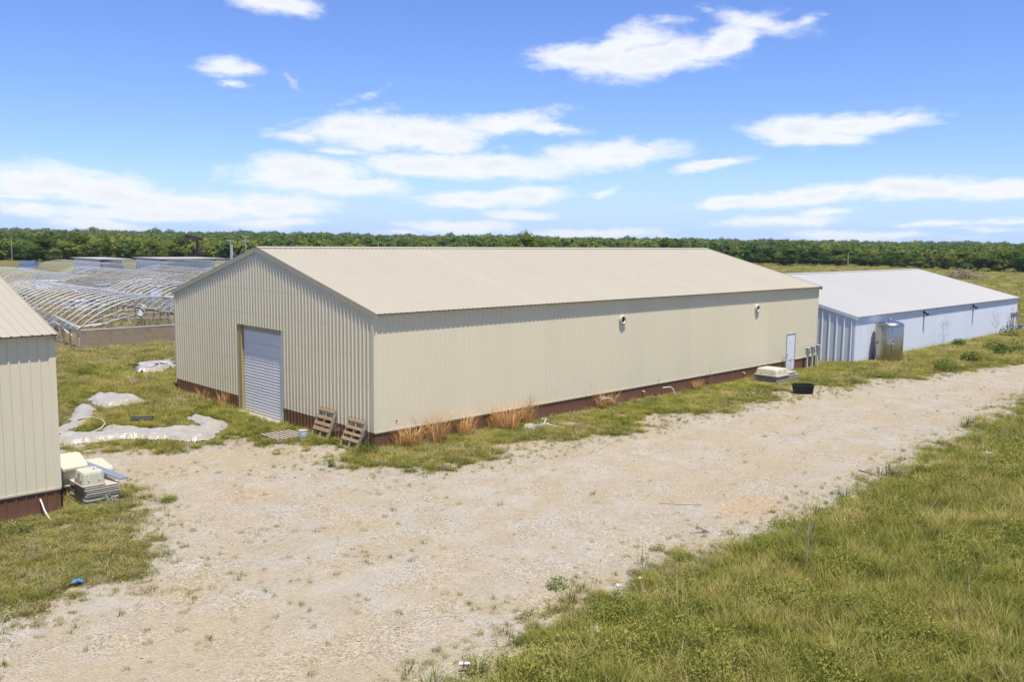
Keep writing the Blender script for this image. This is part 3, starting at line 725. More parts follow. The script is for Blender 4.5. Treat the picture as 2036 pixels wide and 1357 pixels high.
# ------------------------------------------------------------------ tubs and totes
def basin(mb, cx, cy, z0, w, l, h, taper=0.12, lip=0.07, up=True, r=0.14, n=4, inner=True):
    """open rounded basin, or upside down when up is False"""
    def loop(w_, l_, z):
        pts = []
        rr = min(r, w_/2.2, l_/2.2)
        for sx, sy, a0 in ((1,1,0),(-1,1,90),(-1,-1,180),(1,-1,270)):
            for k in range(n+1):
                a = math.radians(a0+90*k/n)
                pts.append((cx+sx*(w_/2-rr)+rr*math.cos(a), cy+sy*(l_/2-rr)+rr*math.sin(a), z))
        return pts
    if up: prof = [(1-taper*2, 0.0), (1.0, h-0.03), (1+lip, h-0.03), (1+lip, h), (1.0-0.02, h)]+([(1-taper*2-0.03, 0.05)] if inner else [])
    else: prof = [(1+lip, 0.0), (1+lip, 0.03), (1.0, 0.03), (1-taper, h-0.05), (1-taper-0.05, h)]
    vs = []; fs = []; L_ = 4*(n+1)
    for (s_, z) in prof: vs += loop(w*s_, l*s_, z0+z)
    for i in range(len(prof)-1):
        for j in range(L_):
            j2 = (j+1) % L_; fs.append((i*L_+j, i*L_+j2, (i+1)*L_+j2, (i+1)*L_+j))
    fs.append(tuple(range(L_))[::-1]); fs.append(tuple((len(prof)-1)*L_+j for j in range(L_)))
    return mb.add(vs, fs)
T = empty('stock_tub', (22.95, -4.25, 0), 'black plastic livestock tub standing on the gravel edge', 'tub', rz=-0.70)
mb = MB(); basin(mb, 0, 0, 0.0, 1.0, 0.72, 0.47, 0.07, 0.07, True, 0.2); mb.build('body', 'black_plastic', T)
mb = MB(); 
for k in range(-3, 4): mb.box((k*0.12-0.012, -0.372, 0.05), (k*0.12+0.012, -0.335, 0.36))
mb.build('ribs', 'black_plastic', T)

def lid_stack(T, x0, x1, y0, y1, z0, n, dz, mat='stack'):
    first = None
    for k in range(n):
        j = rnd.uniform(-0.015, 0.015); j2 = rnd.uniform(-0.015, 0.015)
        mb = MB(); basin(mb, (x0+x1)/2, (y0+y1)/2, 0, (x1-x0)*0.94, (y1-y0)*0.94, dz*0.8, 0.02, 0.04, True, 0.06, 2, False)
        if first is None: first = mb.build('tray', mat, T)
        o = first if k == 0 else share('tray', first, T)
        o.location = (j, j2, z0+k*dz)
def upturned_tub(name, loc, w, l, h, label, rz=0.0, rx=0.0):
    T = empty(name, loc, label, 'tub', rz=rz); T.rotation_euler = (rx, 0, rz)
    mb = MB(); basin(mb, 0, 0, 0.0, w, l, h, 0.1, 0.06, False, 0.13); mb.build('shell', 'cream', T)
    mb = MB()
    for sx in (-0.25, 0.2):
        mb.beam((sx*w, -l/2*1.0, 0.16), (sx*w, -l/2*0.93, h-0.04), 0.03, 0.02, (0,1,0)); mb.beam((w/2*1.0, sx*l, 0.16), (w/2*0.93, sx*l, h-0.04), 0.02, 0.03, (1,0,0))
        mb.beam((-w/2*1.0, sx*l, 0.16), (-w/2*0.93, sx*l, h-0.04), 0.02, 0.03, (1,0,0))
    mb.build('notches', 'pvc', T)
    return T
# by the right end of the main building
T = empty('tray_stack', (0,0,0), 'low stack of grey cream plastic trays in grass near the white entry door', 'tray stack')
lid_stack(T, 24.2, 26.6, -2.15, -0.75, 0.05, 5, 0.075)
T2 = upturned_tub('upturned_tub', (24.85, -1.47, 0.44), 1.25, 1.35, 0.36, 'upturned cream tub on the tray stack near the white entry door')
T = empty('open_tray', (25.95, -1.5, 0.43), 'open cream tray with dirt in it beside the upturned tub', 'tray')
mb = MB(); basin(mb, 0, 0, 0, 0.9, 1.2, 0.12, 0.03, 0.04, True, 0.1); mb.build('rim', 'cream', T)
mb = MB(); mb.box((-0.36,-0.5,0.055),(0.36,0.5,0.085)); mb.build('soil', simple('dry_soil', (0.42,0.32,0.22), 0.95, var=0.3), T)
# beside the left building
T = empty('tray_stack', (0,0,0), 'tall stack of grey trays at the corner of the left warehouse', 'tray stack')
lid_stack(T, -9.66, -8.72, -0.05, 1.25, 0.03, 9, 0.058)
upturned_tub('upturned_tub', (-9.38, 0.40, 0.565), 0.62, 0.78, 0.38, 'upturned cream tub on the tall tray stack at the left warehouse corner')
upturned_tub('upturned_tub', (-9.55, 1.75, 0.50), 1.0, 0.95, 0.55, 'tipped cream tub behind the tall tray stack', rx=0.35)
upturned_tub('upturned_tub', (-8.85, 1.55, 0.35), 0.85, 1.2, 0.45, 'cream tub lying under the grey steel channels', rx=0.1)
T = empty('steel_channels', (0,0,0), 'bundle of long grey steel channels leaning over the cream tubs', 'steel channels')
a0, b0 = Vector((-9.75, 4.1, 1.05)), Vector((-8.72, -0.12, 0.66))
for k in range(4):
    off = Vector((0.065*k, 0.02*k, 0.0)); mb = MB()
    mb.beam(a0+off+Vector((0, rnd.uniform(-.1,.1), 0)), b0+off+Vector((0, rnd.uniform(-.05,.05), 0)), 0.055, 0.035); mb.build('channel', 'steel_grey', T)
T = empty('plastic_strip_pile', (0,0,0), 'pile of white plastic strips behind the tubs at the left warehouse corner', 'debris')
for k in range(16):
    x = rnd.uniform(-10.1, -9.3); y = rnd.uniform(2.0, 3.3); a = rnd.uniform(-0.6, 0.6); l = rnd.uniform(0.3, 0.7); z = 0.1+0.4*(1-abs(y-2.3)/1.3)*rnd.random()+0.2
    mb = MB(); mb.beam((x-l*math.cos(a), y-l*math.sin(a), z), (x+l*math.cos(a), y+l*math.sin(a), z+0.08), 0.12, 0.03); mb.build('strip', 'pvc' if k % 3 else 'cream', T)
T = empty('metal_angles', (0,0,0), 'pale metal angles standing against the grey tray stack', 'metal angle')
mb = MB(); mb.beam((-9.05,-0.14,0.02), (-9.28,0.35,1.0), 0.06, 0.02); mb.build('angle', 'galv', T)
mb = MB(); mb.beam((-8.95,-0.12,0.02), (-9.15,0.40,0.98), 0.06, 0.02); mb.build('angle', 'galv', T)

# ------------------------------------------------------------------ pallets and bucket
def pallet(name, loc, label, w=1.1, h=1.15, nb=6, mat='wood_old', gaps=None):
    """lies in local xz: w wide, h tall, deck boards towards -y"""
    T = empty(name, loc, label, 'pallet')
    for x in (0.02, w/2, w-0.02):
        mb = MB(); mb.box((x-0.02, 0.0, 0.0), (x+0.02, 0.09, h)); mb.build('stringer', 'wood_grey', T)
    zs = gaps or [h*(k+0.5)/nb for k in range(nb)]
    for z in zs:
        bw = rnd.uniform(0.10, 0.14) if mat == 'wood_old' else 0.088
        mb = MB(); mb.box((-0.01+rnd.uniform(-.01,.01), -0.019, z-bw/2), (w+0.01, -0.001, z+bw/2)); mb.build('deck_board', mat, T)
    for z in (0.08, h*0.5, h-0.08):
        mb = MB(); mb.box((0.0, 0.091, z-0.05), (w, 0.108, z+0.05)); mb.build('bottom_board', 'wood_grey', T)
    return T
# leaning: local x along -y of the world, local -y away from the wall (towards -x)
def lean(T, base, tilt):
    T.matrix_world = Matrix.Translation(Vector(base)) @ Matrix.Rotation(-math.pi/2, 4, 'Z') @ Matrix.Rotation(-tilt, 4, 'X')
a = pallet('pallet', (0,0,0), 'brown wooden pallet leaning on the gable wall right behind the white bucket', 1.05, 1.22, gaps=[0.1,0.42,0.62,0.86,1.14]); lean(a, (-0.52, 3.35, 0.02), 0.37)
a = pallet('pallet', (0,0,0), 'brown wooden pallet leaning on the gable wall nearest the warehouse corner', 1.05, 1.16, gaps=[0.06,0.36,0.57,0.79,1.06]); lean(a, (-0.55, 1.40, 0.02), 0.42)
a = pallet('pallet', (0,0,0), 'grey weathered pallet lying flat in front of the overhead door', 1.25, 1.25, 7, 'wood_grey')
a.matrix_world = Matrix.Translation((-1.95, 3.30, 0.12)) @ Matrix.Rotation(0.04, 4, 'Z') @ Matrix.Rotation(-math.pi/2, 4, 'X') @ Matrix.Scale(1, 4)
a.matrix_world = Matrix.Translation((-1.90, 4.55, 0.02)) @ Matrix.Rotation(-0.04, 4, 'Z') @ Matrix.Rotation(math.pi/2, 4, 'X') @ Matrix.Translation((0, -0.0, 0)) 
a.matrix_world = Matrix(((0,0,1,-1.92),(1,0.0,0,3.32),(0,-1,0,0.13),(0,0,0,1)))
T = empty('bucket', (-1.0, 3.05, 0), 'white plastic bucket with soil in it beside the pallets', 'bucket')
mb = MB(); mb.lathe([(0.125, 0.0), (0.15, 0.30), (0.165, 0.31), (0.165, 0.33), (0.152, 0.34), (0.155, 0.40), (0.17, 0.405), (0.17, 0.42), (0.15, 0.425), (0.145, 0.36)], 24); mb.build('body', 'white_paint', T)
mb = MB(); mb.lathe([(0.144, 0.375), (0.1, 0.39), (0.0, 0.40)], 16); mb.build('soil', 'wood_old', T)
mb = MB(); mb.tube([(-0.16,0.02,0.36),(-0.19,-0.06,0.26),(-0.17,-0.12,0.2)], 0.006, 5); mb.build('handle', 'bin_grey', T)
mb = MB(); mb.lathe([(0.152,0.20),(0.156,0.205),(0.157,0.27),(0.1535,0.275)], 24); mb.build('label_band', simple('blue_print', (0.45,0.55,0.72), 0.5), T)

# ------------------------------------------------------------------ plastic film, hoses, loose debris
def crumple(x, y, seed):
    r = random.Random(seed); z = 0
    wx = x+.25*(fbm(x*1.3+seed, y*1.3, 2)-.5); wy = y+.25*(fbm(x*1.3, y*1.3+seed, 2)-.5)
    for f, a, n in ((.55, .42, 3), (1.3, .26, 4), (2.9, .13, 4)):
        for i in range(n):
            t_ = r.uniform(0, math.pi); u = (wx*math.cos(t_)+wy*math.sin(t_))*f*r.uniform(.8, 1.25)+r.random()
            z = z+a*np.abs(2*(u-np.floor(u))-1)**1.3/n*1.6
    return z
def sheet(name, poly, label, cat, amp=0.16, st=0.06, mat='film', seed=0, base=0.015, parent=None):
    xs = [p[0] for p in poly]; ys = [p[1] for p in poly]
    X, Y = np.meshgrid(np.arange(min(xs)-.1, max(xs)+.1, st), np.arange(min(ys)-.1, max(ys)+.1, st), indexing='ij')
    X = X+(vn(X*7+seed, Y*7)-0.5)*st*0.8; Y = Y+(vn(X*7, Y*7+seed+9)-0.5)*st*0.8
    d = sdist(X, Y, poly)+(fbm(X*1.7+seed, Y*1.7, 3)-0.5)*0.5
    U_ = X*0.75+Y*0.55+seed+0.5*fbm(X, Y, 2); V_ = Y*2.0-X*1.5+0.7*fbm(X*.8, Y*.8+4, 2); r1 = 1-np.abs(2*fbm(U_, V_+3, 2)-1)*2.2; r2 = 1-np.abs(2*fbm(U_*3+seed, V_*3, 2)-1)*3.0
    Z = base+sstep(d, 0, 0.35)*(0.07+amp*crumple(X, Y, seed))
    keep = d > 0
    q = keep[:-1,:-1] & keep[1:,:-1] & keep[1:,1:] & keep[:-1,1:]
    idx = np.arange(X.size).reshape(X.shape)
    Fq = np.stack([idx[:-1,:-1][q], idx[1:,:-1][q], idx[1:,1:][q], idx[:-1,1:][q]], 1)
    used = np.unique(Fq); rm = -np.ones(X.size, int); rm[used] = np.arange(len(used))
    V = np.stack([X.ravel(), Y.ravel(), Z.ravel()], 1)[used]
    o = obj_from(name, V.tolist(), [tuple(map(int, f)) for f in rm[Fq]], mat, parent, False)
    md = o.modifiers.new('thickness', 'SOLIDIFY'); md.thickness = 0.006
    if label: tag(o, label, cat)
    return o
sheet('plastic_sheet', [(-7.9,7.9),(-6.7,7.7),(-5.2,7.3),(-4.5,6.0),(-4.1,5.2),(-3.2,5.4),(-2.5,6.4),(-2.0,7.0),(-1.7,7.6),(-1.6,8.6),(-2.0,9.6),(-2.3,9.8),(-2.6,8.6),(-2.8,7.6),(-3.5,8.0),(-4.3,8.4),(-5.0,9.3),(-5.7,10.0),(-5.9,9.4),(-5.4,8.7),(-6.6,9.6),(-7.6,9.4)],
      'long crumpled sheet of white plastic film lying on gravel before the overhead door', 'plastic sheet', 0.20, 0.06, seed=3)
sheet('plastic_sheet', [(-7.8,10.2),(-6.7,11.2),(-6.0,12.6),(-5.3,14.4),(-4.6,15.6),(-4.3,14.6),(-4.7,13.2),(-5.4,11.9),(-6.2,10.9),(-7.0,10.0)],
      'wrinkled grey white plastic film in the grass beside the left warehouse', 'plastic sheet', 0.16, 0.07, seed=21)
sheet('plastic_sheet', [(-4.2,15.5),(-3.6,17.3),(-2.9,17.9),(-2.6,16.6),(-2.0,15.2),(-2.1,14.2),(-2.9,14.0),(-3.9,13.9)],
      'folded white plastic film heaped in grass behind the longer sheets', 'plastic sheet', 0.26, 0.06, seed=33)
T = sheet('debris_heap', [(0.8,23.2),(1.5,22.5),(2.8,22.9),(3.9,24.6),(3.6,26.2),(2.4,26.2),(1.2,24.6)], 'scattered white plastic rubbish in grass beside the far gable corner', 'rubbish', 0.3, 0.12, seed=44)
for k in range(7):
    x, y = rnd.uniform(1.1, 3.4), rnd.uniform(23.2, 25.6)
    mb = MB(); mb.beam((x, y, 0.28), (x+rnd.uniform(-.5,.5), y+rnd.uniform(-.5,.5), 0.34), 0.2, 0.03); mb.build('scrap', 'dark' if k % 2 else 'pvc', T)
o = sheet('plastic_scrap', [(0.2,25.6),(0.8,25.5),(0.9,26.3),(0.4,26.4)], 'small white plastic scrap alone in the grass left of the rubbish heap', 'rubbish', 0.2, 0.1, seed=51)
o = sheet('plastic_scrap', [(-2.9,10.1),(-2.6,10.0),(-2.5,10.5),(-2.8,10.6)], 'tiny white plastic scrap beyond the long plastic sheet', 'rubbish', 0.12, 0.06, seed=57)
T = empty('hose', (0,0,0), 'loop of white hose lying on the plastic film beside the left warehouse', 'hose')
pts = []
for k in range(22):
    a = math.radians(-175+250*k/21); pts.append((-6.45+1.15*math.cos(a)*0.95, 10.9+1.65*math.sin(a), 0.2))
pts = [gp(*q, 0.15)+(0.15,) for q in ((128,867),(150,866),(175,862),(195,855),(205,848),(208,842),(203,836),(190,832),(175,831),(160,833),(150,836))]
def smooth_pts(pts, k=4):
    out = []; n = len(pts); P_ = [Vector(p) for p in pts]
    for i in range(n-1):
        p0, p1, p2, p3 = P_[max(i-1,0)], P_[i], P_[i+1], P_[min(i+2,n-1)]
        for j in range(k):
            t_ = j/k; out.append(0.5*((2*p1)+(p2-p0)*t_+(2*p0-5*p1+4*p2-p3)*t_*t_+(3*p1-p0-3*p2+p3)*t_**3))
    out.append(P_[-1]); return out
mb = MB(); mb.tube(smooth_pts(pts), 0.028, 7); mb.build('hose_tube', 'cream', T, True)
T = empty('drain_pipe_piece', (0,0,0), 'short piece of black corrugated pipe behind the long plastic sheet', 'pipe')
mb = MB(); a_, b_ = Vector((-4.45,10.25,0.14)), Vector((-3.75,9.75,0.14)); pts = []
mb.tube([a_.lerp(b_, k/8) for k in range(9)], 0.13, 14); mb.build('pipe_wall', 'black_plastic', T)
mb = MB()
for k in range(8):
    c = a_.lerp(b_, (k+0.5)/8); d = (b_-a_).normalized()*0.02; mb.tube([c-d, c+d], 0.145, 14)
mb.build('corrugations', 'black_plastic', T)
T = empty('conduit', (0,0,0), 'curved white pipe hanging out of the brown base of the left warehouse', 'pipe')
mb = MB(); mb.tube(smooth_pts([(-10.80,-0.09,0.50),(-10.79,-0.20,0.40),(-10.78,-0.35,0.25),(-10.75,-0.6,0.10),(-10.7,-0.9,0.04),(-10.62,-1.1,0.03)]), 0.022, 8); mb.build('pipe_tube', 'pvc', T, True)
T = empty('pvc_pipe', (0,0,0), 'bent white plastic pipe lying in weeds along the brown wall base', 'pipe')
q = [gp(1077,834,0.25)+(0.25,), gp(1086,834,0.25)+(0.25,), gp(1081,843,0.12)+(0.12,), gp(1104,848,0.1)+(0.1,), gp(1122,851,0.08)+(0.08,)]
mb = MB(); mb.tube(q, 0.03, 7); mb.build('pipe_tube', 'pvc', T)
sheet('plastic_scrap', [(6.2,-1.0),(6.6,-0.5),(7.2,-0.9),(7.8,-0.9),(7.9,-1.3),(7.0,-1.3),(6.7,-1.5)], 'torn white plastic scrap in weeds left of the bent white pipe', 'rubbish', 0.2, 0.06, seed=61)
for (x, y, lb) in ((17.35,-0.35,'short bent white drain pipe standing in weeds midway along the brown wall base'),(12.75,-0.3,'short bent white drain pipe beside the orange grass clump at the wall')):
    T = empty('drain_stub', (x, y, 0), lb, 'pipe')
    mb = MB(); mb.tube([(-0.45,0.25,0.42),(-0.05,0.1,0.44),(0.05,0,0.35),(0.12,-0.1,0.0)], 0.028, 7); mb.build('pipe_tube', 'pvc', T)
def scrap(px, py, label, mat, cat='rubbish', s=0.12, seed=0):
    x, y = gp(px, py); T = empty('litter', (x, y, 0), label, cat)
    for k in range(3):
        V = []; 
        for i in range(5):
            for j in range(5):
                V.append(((i-2)*s*0.5+rnd.uniform(-.3,.3)*s+rnd.uniform(-.2,.2)*s, (j-2)*s*0.4+rnd.uniform(-.3,.3)*s, 0.10+rnd.uniform(0, 0.7)*s))
        obj_from('scrap_fold', V, [(i*5+j, i*5+j+1, i*5+j+6, i*5+j+5) for i in range(4) for j in range(4)], mat, T); break
    return T
scrap(155, 1168, 'crumpled blue plastic litter in the grass patch at lower left', 'blue_bag', s=0.10)
scrap(1187, 1277, 'crumpled white paper litter in the grass at bottom centre', 'pvc', s=0.09).location.z = 0.12
scrap(1228, 1186, 'pair of white paper scraps on the grass edge of the road', 'pvc', s=0.06).location.z = 0.12
scrap(1273, 1171, 'tiny white scrap on the grass edge right of the paper scraps', 'pvc', s=0.04).location.z = 0.12
scrap(1965, 918, 'white scrap in the grass at the far right', 'pvc', s=0.12).location.z = 0.15
T = empty('drink_can', gp(924, 1339)+(0.16,), 'white and red drink can lying at the road edge, bottom centre', 'can', rz=-0.75)
mb = MB(); mb.tube([(-0.085,0,0),(-0.075,0,0),(0.075,0,0),(0.085,0,0)], 0.045, 12); mb.build('can_body', 'can', T)
mb = MB(); mb.tube([(-0.03,0,0),(0.0,0,0)], 0.0465, 12); mb.tube([(0.05,0,0),(0.065,0,0)], 0.0465, 12); mb.build('print_band', 'red_print', T)
x, y = gp(2030, 893)
T = empty('tire', (x+0.35, y-0.15, 0.0), 'black tyre half hidden in grass at the right edge', 'tyre')
prof = [(0.22,0.05),(0.20,0.10),(0.22,0.18),(0.30,0.24),(0.40,0.23),(0.43,0.14),(0.40,0.05),(0.30,0.03),(0.22,0.05)]
mb = MB(); mb.lathe([(r*1.15, z+0.06) for r, z in prof], 28, cap=False); mb.build('rubber_ring', 'rubber', T, True)
# dead sticks
def stick(pts, r, label, name='fallen_branch'):
    T = empty(name, (0,0,0), label, 'branch')
    mb = MB(); mb.tube(pts, r, 5, 0.5); mb.build('twig', 'twig', T); return T
a = gp(1708, 938); b_ = gp(1748, 949); stick([(a[0],a[1],.03),((a[0]+b_[0])/2,(a[1]+b_[1])/2+.1,.05),(b_[0],b_[1],.03)], 0.03, 'dark dead branch on the gravel edge right of centre')
a = gp(1370, 1062); b_ = gp(1404, 1060); T = stick([(a[0],a[1],.02),(b_[0],b_[1],.03)], 0.012, 'tangle of dead twigs on bare dirt beside the road grass')
for k in range(5):
    mb = MB(); mb.tube([(a[0]+.1*k,a[1]-.1*k,.02),(b_[0]-0.05*k,b_[1]+.05*k-.1,.05+.03*k),(b_[0]+.05,b_[1]+.1,.12*(k%2)+.02)], 0.008, 4); mb.build('twig', 'twig', T)
a = gp(700, 923); b_ = gp(745, 908); stick([(a[0],a[1],.05),(b_[0],b_[1],.15)], 0.014, 'pale dry stick lying on grass below the warehouse corner')
a = gp(1310, 1003); b_ = gp(1395, 1005); stick([(a[0],a[1],.02),(a[0]*.5+b_[0]*.5,a[1]*.5+b_[1]*.5-.15,.03),(b_[0],b_[1],.02)], 0.01, 'thin wiry twig across the orange dirt at the road edge')

# ------------------------------------------------------------------ greenhouse frames
def greenhouse(x, y0, n, label, sp=1.3, half=4.9, zp=3.3, zf=1.35, truss=False, sag=0.0, name='greenhouse_frame', front=False):
    T = empty(name, (x, y0, 0), label, 'greenhouse frame', 'bare greenhouse frames behind the warehouses')
    mb = MB(); pts = [(-half, 0, 0)]
    for k in range(15):
        t_ = -1+2*k/14; pts.append((half*t_, 0, zf+(zp-zf)*(1-abs(t_)**2.1)))
    pts.append((half, 0, 0))
    mb.tube(pts, 0.017 if y0 > 100 else 0.023 if y0 > 60 else 0.034, 5); first = mb.build('hoop', 'galv', T)
    for k in range(1, n):
        o = share('hoop', first, T, (rnd.uniform(-.03,.03), k*sp+rnd.uniform(-.08,.08), rnd.uniform(-.03,.02))); o.rotation_euler = (rnd.uniform(-.02,.02), rnd.uniform(-.01,.01), rnd.uniform(-.012,.012))
    Lh = (n-1)*sp
    for px_, pz, r in ((0, zp-0.05, 0.03), (-half*.55, zf+(zp-zf)*(1-.55**2.1)-0.05, 0.022), (half*.55, zf+(zp-zf)*(1-.55**2.1)-0.05, 0.022)):
        mb = MB(); mb.tube([(px_, Lh*k/6, pz) for k in range(7)], r, 5); mb.build('purlin', 'galv', T)
    for sx in (-1, 1):
        mb = MB(); mb.box((sx*half-0.08, 0, zf-0.04), (sx*half+0.08, Lh, zf+0.03)); mb.build('gutter', 'galv', T)
    if truss:
        for k in range(0, n, 3):
            y = k*sp+0.05; mb = MB(); zc = zf+0.55
            hx = half*(1-(zc-zf)/(zp-zf))**(1/2.1)
            mb.tube([(-hx, y, zc), (-1.2, y, zc+.12*rnd.uniform(-1,1)), (1.2, y, zc+.12*rnd.uniform(-1,1)), (hx, y, zc)], 0.02, 4)
            for sx in (-1, 1):
                mb.tube([(sx*hx*.55, y, zc), (sx*hx*.35, y, zp-.35)], 0.018, 4); mb.tube([(sx*hx*.2, y, zc), (sx*hx*.35, y, zp-.35)], 0.018, 4)
            mb.build('truss', 'galv', T)
    if front:
        for px_ in (-3.3, -1.2, 1.2, 3.3):
            mb = MB(); mb.tube([(px_, 0, 0), (px_, 0, zf+(zp-zf)*(1-abs(px_/half)**2.1))], 0.035, 5); mb.build('end_post', 'steel_grey', T)
        mb = MB(); mb.tube([(-3.9,0.03,1.5),(-1.2,0.03,2.15)], 0.02, 5); mb.tube([(-1.1,0.03,2.2),(0.2,0.03,1.3)], 0.02, 5); mb.tube([(-half*.97,.03,1.5),(-2,.03,2.5),(1.5,.03,2.5),(half*.97,.03,1.5)], 0.02, 5); mb.build('end_brace', 'galv', T)
    return T
rowlab = ['nearest row', 'second row', 'far row']
for k, x in enumerate((-3.2, 6.65, 16.45, 26.3)):
    greenhouse(x, 35.0, 21, ['bare arched greenhouse frame behind the left warehouse roof', 'nearest bare arched greenhouse frame, brown end panels at its front', 'bare arched greenhouse frame of the nearest row, beside the gable of the beige warehouse', 'bare arched greenhouse frame hidden mostly behind the beige gable'][k], front=(k in (1, 2)), truss=True)
for k, x in enumerate((4.0, 13.8, 23.6, 33.4, 43.2)):
    greenhouse(x, 68.0, 24, 'bare arched greenhouse frame in the middle row, number of bays wide from the left warehouse'.replace(', number of bays wide from the left warehouse', [' at the left warehouse roof', ', second from the left warehouse', ', third from the left warehouse', ', fourth from the left warehouse', ' nearest the beige gable'][k]), truss=(k in (1, 2, 3)))
for k, x in enumerate((31.5, 41.3, 51.1, 60.9)):
    greenhouse(x, 110.0, 18, 'bare arched greenhouse frame in the far row '+['before the tiny blue shed', 'before the left white shed', 'between the two white sheds', 'before the right white shed'][k])
# low brown end walls with white rails
def end_wall(x0, x1, y, label, n, h=1.27, mat='mesh_panel'):
    T = empty('low_panel_wall', (x0, y, 0), label, 'panel wall'); L_ = x1-x0
    for k in range(n):
        mb = MB(); mb.box((L_*k/n+0.03, -0.02, 0.06), (L_*(k+1)/n-0.03, 0.02, h-0.06)); mb.build('panel', mat, T)
    for k in range(n+1):
        mb = MB(); mb.box((L_*k/n-0.028, -0.04, 0.0), (L_*k/n+0.028, 0.04, h)); mb.build('post', 'galv', T)
    for z in (0.0, h+0.001):
        mb = MB(); mb.tube([(0,0,z+0.03),(L_,0,z+0.03)], 0.05, 6); mb.build('rail', 'galv', T)
end_wall(1.9, 15.9, 34.8, 'low wall of brown cloudy panels with grey rails at the front of the greenhouse frames', 7)
end_wall(25.7, 33.2, 127.5, 'low brown panel wall with white top rail in the far greenhouse row', 5, 1.3)
end_wall(40, 57, 141, 'low brown panel wall before the white sheds', 8, 1.1)
end_wall(20, 38, 99.5, 'low weathered panel wall behind the middle greenhouse row', 7, 1.0)
# pale cabinets and junk among the frames
def cabinet(px, py, w, l, h, label, mat='shed_white', cat='cabinet', rz=0.0, windows=0):
    x, y = gp(px, py); T = empty('cabinet', (x, y, 0), label, cat, rz=rz)
    mb = MB(); mb.box((0,0,0),(w,l,h)); mb.build('carcass', mat, T)
    mb = MB(); mb.box((-0.08,-0.08,h+0.001),(w+.08,l+.08,h+0.07)); mb.build('lid', 'white_paint', T)
    for k in range(windows):
        mb = MB(); mb.box((w*(k+.18)/windows, -0.02, h*.62), (w*(k+.82)/windows, -0.002, h*.85)); mb.build('vent_opening', 'dark', T)
cabinet(72, 577, 3.6, 1.6, 1.15, 'pale box with two dark vent slots behind the left warehouse roof', windows=2)
cabinet(192, 583, 1.9, 1.0, 1.0, 'white box among the middle greenhouse frames', 'white_paint')
cabinet(300, 605, 1.3, 0.5, 1.9, 'tall white panel box among the frames near the beige gable', 'white_paint')
cabinet(335, 617, 1.2, 0.7, 1.3, 'white box right beside the beige gable corner among the frames', 'white_paint')
cabinet(150, 618, 1.2, 0.8, 0.9, 'small white box in the nearest greenhouse', 'white_paint')
cabinet(262, 598, 0.9, 0.6, 0.7, 'small pale box in the middle greenhouse row', 'shed_white')
for k in range(150):
    x = rnd.uniform(-2, 46); y = 37+87*rnd.random()**1.5; l = rnd.uniform(0.5, 2.6); a = rnd.uniform(0, 3.14); z = rnd.uniform(0.1, 0.9)
    T = empty('greenhouse_debris', (x, y, 0), 'pale broken board or pipe lying among the greenhouse frames', 'debris', 'loose boards and pipes among the greenhouse frames')
    mb = MB(); mb.beam((0,0,z), (l*math.cos(a), l*math.sin(a), z+rnd.choice((0,.1,.3,.9))), rnd.choice((0.05,0.06,0.08,0.25,0.45)), 0.05); mb.build('board', rnd.choice(('pvc','white_paint','galv','galv','wood_grey','steel_grey','bin_grey')), T)

# ------------------------------------------------------------------ far sheds
def far_shed(x, y, w, d, h, label, solid, windows, tarp):
    T = empty('open_shed', (x, y, 0), label, 'shed')
    mb = MB(); mb.box((0,0,0),(0.15,d,h)); mb.build('side_wall', 'shed_white', T)
    mb = MB(); mb.box((0.151, d-0.15, 0), (w, d, h)); mb.build('rear_wall', 'shed_shaded', T)
    mb = MB(); mb.box((w-0.15, 2.2, 0), (w, d-0.151, h)); mb.build('side_wall', 'shed_shaded', T)
    mb = MB(); mb.box((0.151, 2.0, 0), (w-0.151, 2.15, h)); wl = mb.build('front_wall', 'shed_shaded', T)
    for k in range(windows):
        x0 = w*(k+0.4)/windows
        mb = MB(); mb.box((x0, 1.94, h*.45), (x0+0.8, 1.998, h*.8)); f = mb.build('window', 'white_paint', wl)
    mb = MB(); mb.box((-0.5,-0.7,h+0.002),(w+0.9,d+0.5,h+0.16)); mb.build('roof', 'white_roof', T)
    for k in range(int(w/2.6)+1):
        xx = min(w-.06, 0.06+k*2.6)
        mb = MB(); mb.box((xx-.05,0.0,0),(xx+.05,.1,h)); mb.build('porch_post', 'white_paint', T)
    if tarp:
        mb = MB(); vs = [(0.4,-.1,0),(w-.6,-.1,0),(w-.6,1.9,0),(0.4,1.9,0),(0.7,.4,h*.72),(w*.55,.2,h*.8),(w*.9,.4,h*.6),(w*.9,1.8,h*.6),(0.7,1.8,h*.72),(w*.55,1.8,h*.8)]
        mb.add(vs, [(0,1,6,5,4),(1,2,7,6),(4,5,9,8),(5,6,7,9),(0,4,8,3)]); mb.build('tarp_cover', 'tan_tarp', T)
    return T
far_shed(43.9, 150.0, 5.0, 14.0, 2.72, 'left white open shed with flat roof and tan tarp beyond the frames', 1, 0, True)
far_shed(55.4, 150.0, 12.6, 12.0, 2.72, 'right white shed with long flat white roof and porch posts', 1, 5, False)
x, y = gp(37, 534)
T = empty('small_shed', (x, y, 0), 'tiny blue roofed white shed beyond the frames at far left', 'shed', rz=-0.75)
mb = MB(); mb.box((0,0,0),(3.2,2.4,0.9)); mb.build('wall', 'shed_white', T)
mb = MB(); mb.add([(-.2,-.2,.9),(3.4,-.2,.9),(3.4,2.6,.9),(-.2,2.6,.9),(0.3,1.2,1.6),(2.9,1.2,1.7)], [(0,1,5,4),(1,2,5),(2,3,4,5),(3,0,4),(3,2,1,0)]); mb.build('roof', simple('blue_roof', (0.05,0.09,0.17), 0.5), T)

